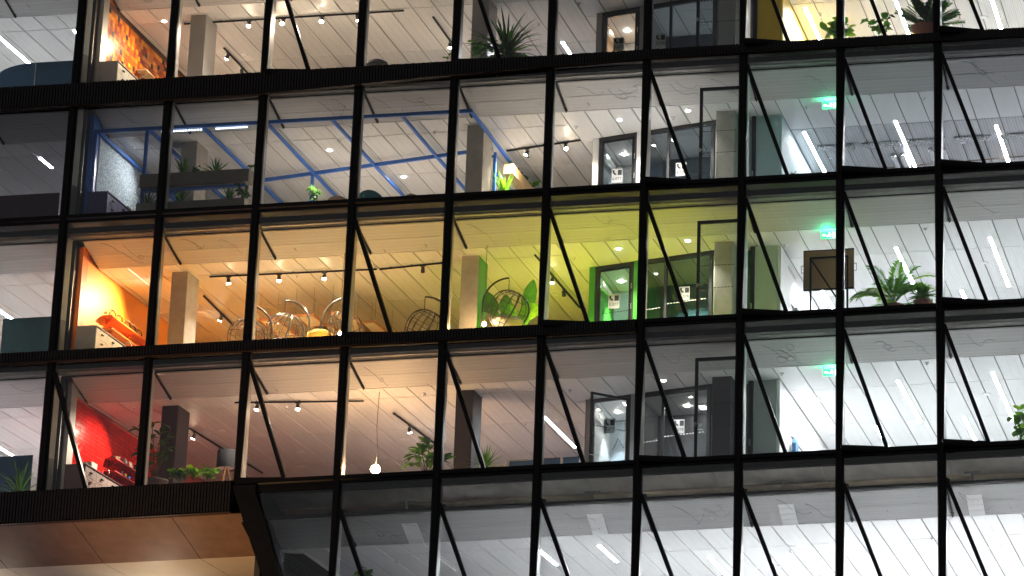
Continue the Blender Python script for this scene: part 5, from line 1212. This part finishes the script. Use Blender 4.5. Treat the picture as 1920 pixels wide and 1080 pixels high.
screen(1, -20, 112, 372, 361, 1.3, 'screen_maroon', 'dark maroon desk screen in the unlit left room')
# lounge chairs of the blue-framed storey
def shellchair(px, py_, y, w, mat, label):
    T = atY(px, py_, y); t = thing('lounge_chair', (T.x, y, F(1) - .04), label, 'lounge chair', 'round backed lounge chairs')
    mb = MB(); n = 14; h = T.z - F(1) - .35
    def sp(u, v, s): a = -1.5 + 3 * u; top = h * (1 - .55 * (2 * u - 1) ** 2) ; return (T.x + s * w * math.sin(a), y - s * w * .75 * math.cos(a) + .25, F(1) + .35 + top * v)
    for i in range(n):
        for j in range(4):
            mb.face([sp(i / n, j / 4, 1), sp((i + 1) / n, j / 4, 1), sp((i + 1) / n, (j + 1) / 4, 1), sp(i / n, (j + 1) / 4, 1)]); mb.face([sp(i / n, j / 4, .86), sp(i / n, (j + 1) / 4, .86), sp((i + 1) / n, (j + 1) / 4, .86), sp((i + 1) / n, j / 4, .86)])
        mb.face([sp(i / n, 1, 1), sp((i + 1) / n, 1, 1), sp((i + 1) / n, 1, .86), sp(i / n, 1, .86)])
    mb.build('backrest', mat, t, True)
    MB().lathe((T.x, y + .2, F(1) + .28), [(0, 0), (w * .8, 0), (w * .85, .1), (w * .75, .17), (0, .18)], 20).build('seat', mat, t, True)
    for a in (.8, 2.3, 3.9, 5.4): MB().tube([(T.x + .2 * math.cos(a), y + .2 + .2 * math.sin(a), F(1) + .28), (T.x + .32 * math.cos(a), y + .2 + .32 * math.sin(a), F(1) - .04)], .016, 6).build('leg', 'black_metal', t)
shellchair(692, 358, 2.4, .46, 'teal_fabric', 'teal round backed lounge chair under the blue frame')
shellchair(770, 363, 2.4, .34, 'brown_fabric', 'small brown lounge chair right of the teal one')
shellchair(632, 369, 2.4, .44, 'brown_fabric', 'brown lounge chair half hidden behind the mullion')
c = atY(708, 117, 1.2); t = thing('table_lamp', (c.x, 1.2, F(0)), 'dark domed lamp shade just showing at the top storey sill', 'lamp')
MB().lathe((c.x, 1.2, c.z - .12), [(.32, 0), (.28, .1), (.16, .17), (0, .19)], 20).build('lamp_shade', 'lampshade', t, True); MB().tube([(c.x, 1.2, c.z - .1), (c.x, 1.2, F(0) - .04)], .014, 8).build('stem', 'steel', t); MB().cyl((c.x, 1.2, F(0) - .04), .15, .15, .02, 16).build('base', 'steel', t)
# white baffles under the sloping sheets of the lowest storey
for i, px in enumerate((745, 1092, 1452, 1806)):
    x0 = atY(px, 935 if px < 1400 else 915, .3).x + .02; x1 = x0 + .42; z0 = F(4) + 2.95
    t = thing('hanging_baffle', (x0 + .2, .7, z0 - .5), 'white hanging baffle strip, ' + ['leftmost and darkest', 'second from the left', 'third from the left', 'rightmost'][i] + ' of the four in the lowest storey', 'baffle', 'hanging white baffles')
    for j in range(5):
        s0, s1 = j / 5, (j + 1) / 5 - .012
        ya, yb = .42 + .95 * s0, .42 + .95 * s1; za, zb2 = z0 - .12 - .52 * s0, z0 - .12 - .52 * s1
        MB().hexa([(x0, ya, za), (x1, ya, za), (x1, yb, zb2), (x0, yb, zb2), (x0, ya, za + .02), (x1, ya, za + .02), (x1, yb, zb2 + .02), (x0, yb, zb2 + .02)]).build('segment', 'plastic_white', t)
    MB().box(x0 + .17, x0 + .23, .40, .44, z0 - .09, z0 + .28).box(x0, x1, .40, .44, z0 + .281, z0 + .32).build('bracket', 'steel', t)
# ducts and trays under the metal ceiling of the blue-framed storey
zt = F(1) + HC(1) - .06
t = thing('cable_tray', (24, 5, zt), 'silver net like cable tray running across the metal ceiling', 'cable tray')
for i in range(9):
    xa = 20.06 + i * 1.355; ya = 5.0 - (xa - 19.9) * .02
    MB().box(xa, xa + 1.10, ya, ya + .34, zt, zt + .03).build('tray_panel', 'perforated_tray', t)
for i, (xd, y0, y1) in enumerate(((22.2, 5.9, 9), (22.45, 5.9, 9), (23.35, 5.6, 9), (23.7, 5.6, 9))):
    tag(MB().tube([(xd, y0, zt - .05), (xd, y1, zt - .05)], .085, 14).build('air_duct', 'aluminium_duct', None, True), ['leftmost', 'second', 'third', 'rightmost'][i] + ' shiny round duct on the metal ceiling of the blue-framed storey', 'duct', 'shiny round ducts')
tag(MB().tube([(20.4, 7.0, zt - .02), (26, 6.6, zt - .02)], .016, 8).build('sprinkler_pipe', 'bark', None, True), 'thin brown sprinkler pipe across the metal ceiling', 'pipe')
# dark stair flight behind the leaning corner column
t = thing('stair_flight', (6.9, 2, F(4)), 'dark stair flight sloping behind the leaning corner column', 'stairs')
A = atY(480, 1005, 2.0); Bq = atY(610, 1095, 2.6)
MB().bar(A, Bq, .9, .5).build('stringer', 'black_inner', t)
for i in range(5): MB().bar(A + Vector((0, -.5, .1 - .1 * i)), Bq + Vector((0, -.5, .1 - .1 * i)), .02, .02).build('handrail', 'dark_steel', t)
# roof lights seen far back through the red-walled storey
for i, (p, q) in enumerate((((955, 871), (1008, 867)), ((1020, 866), (1050, 862)), ((1056, 861), (1085, 858)))):
    a, b = atY(*p, 9.2), atY(*q, 9.2)
    t = thing('rear_window', ((a.x + b.x) / 2, 9.2, a.z), ['dark rear window left of the black mullion', 'dark rear window beside the red strut', 'dark rear window left of the booth door'][i] + ' far back on the red-walled storey', 'window', 'rear windows of the red-walled storey')
    MB().box(a.x, b.x, 9.2, 9.24, a.z - .5, a.z + .10).build('pane', 'screen_navy', t)
    MB().box(a.x - .06, a.x - .005, 9.18, 9.26, a.z - .5, a.z + .14).box(a.x, b.x, 9.18, 9.26, a.z + .101, a.z + .14).build('frame', ['steel', 'shelf_red', 'steel'][i], t)
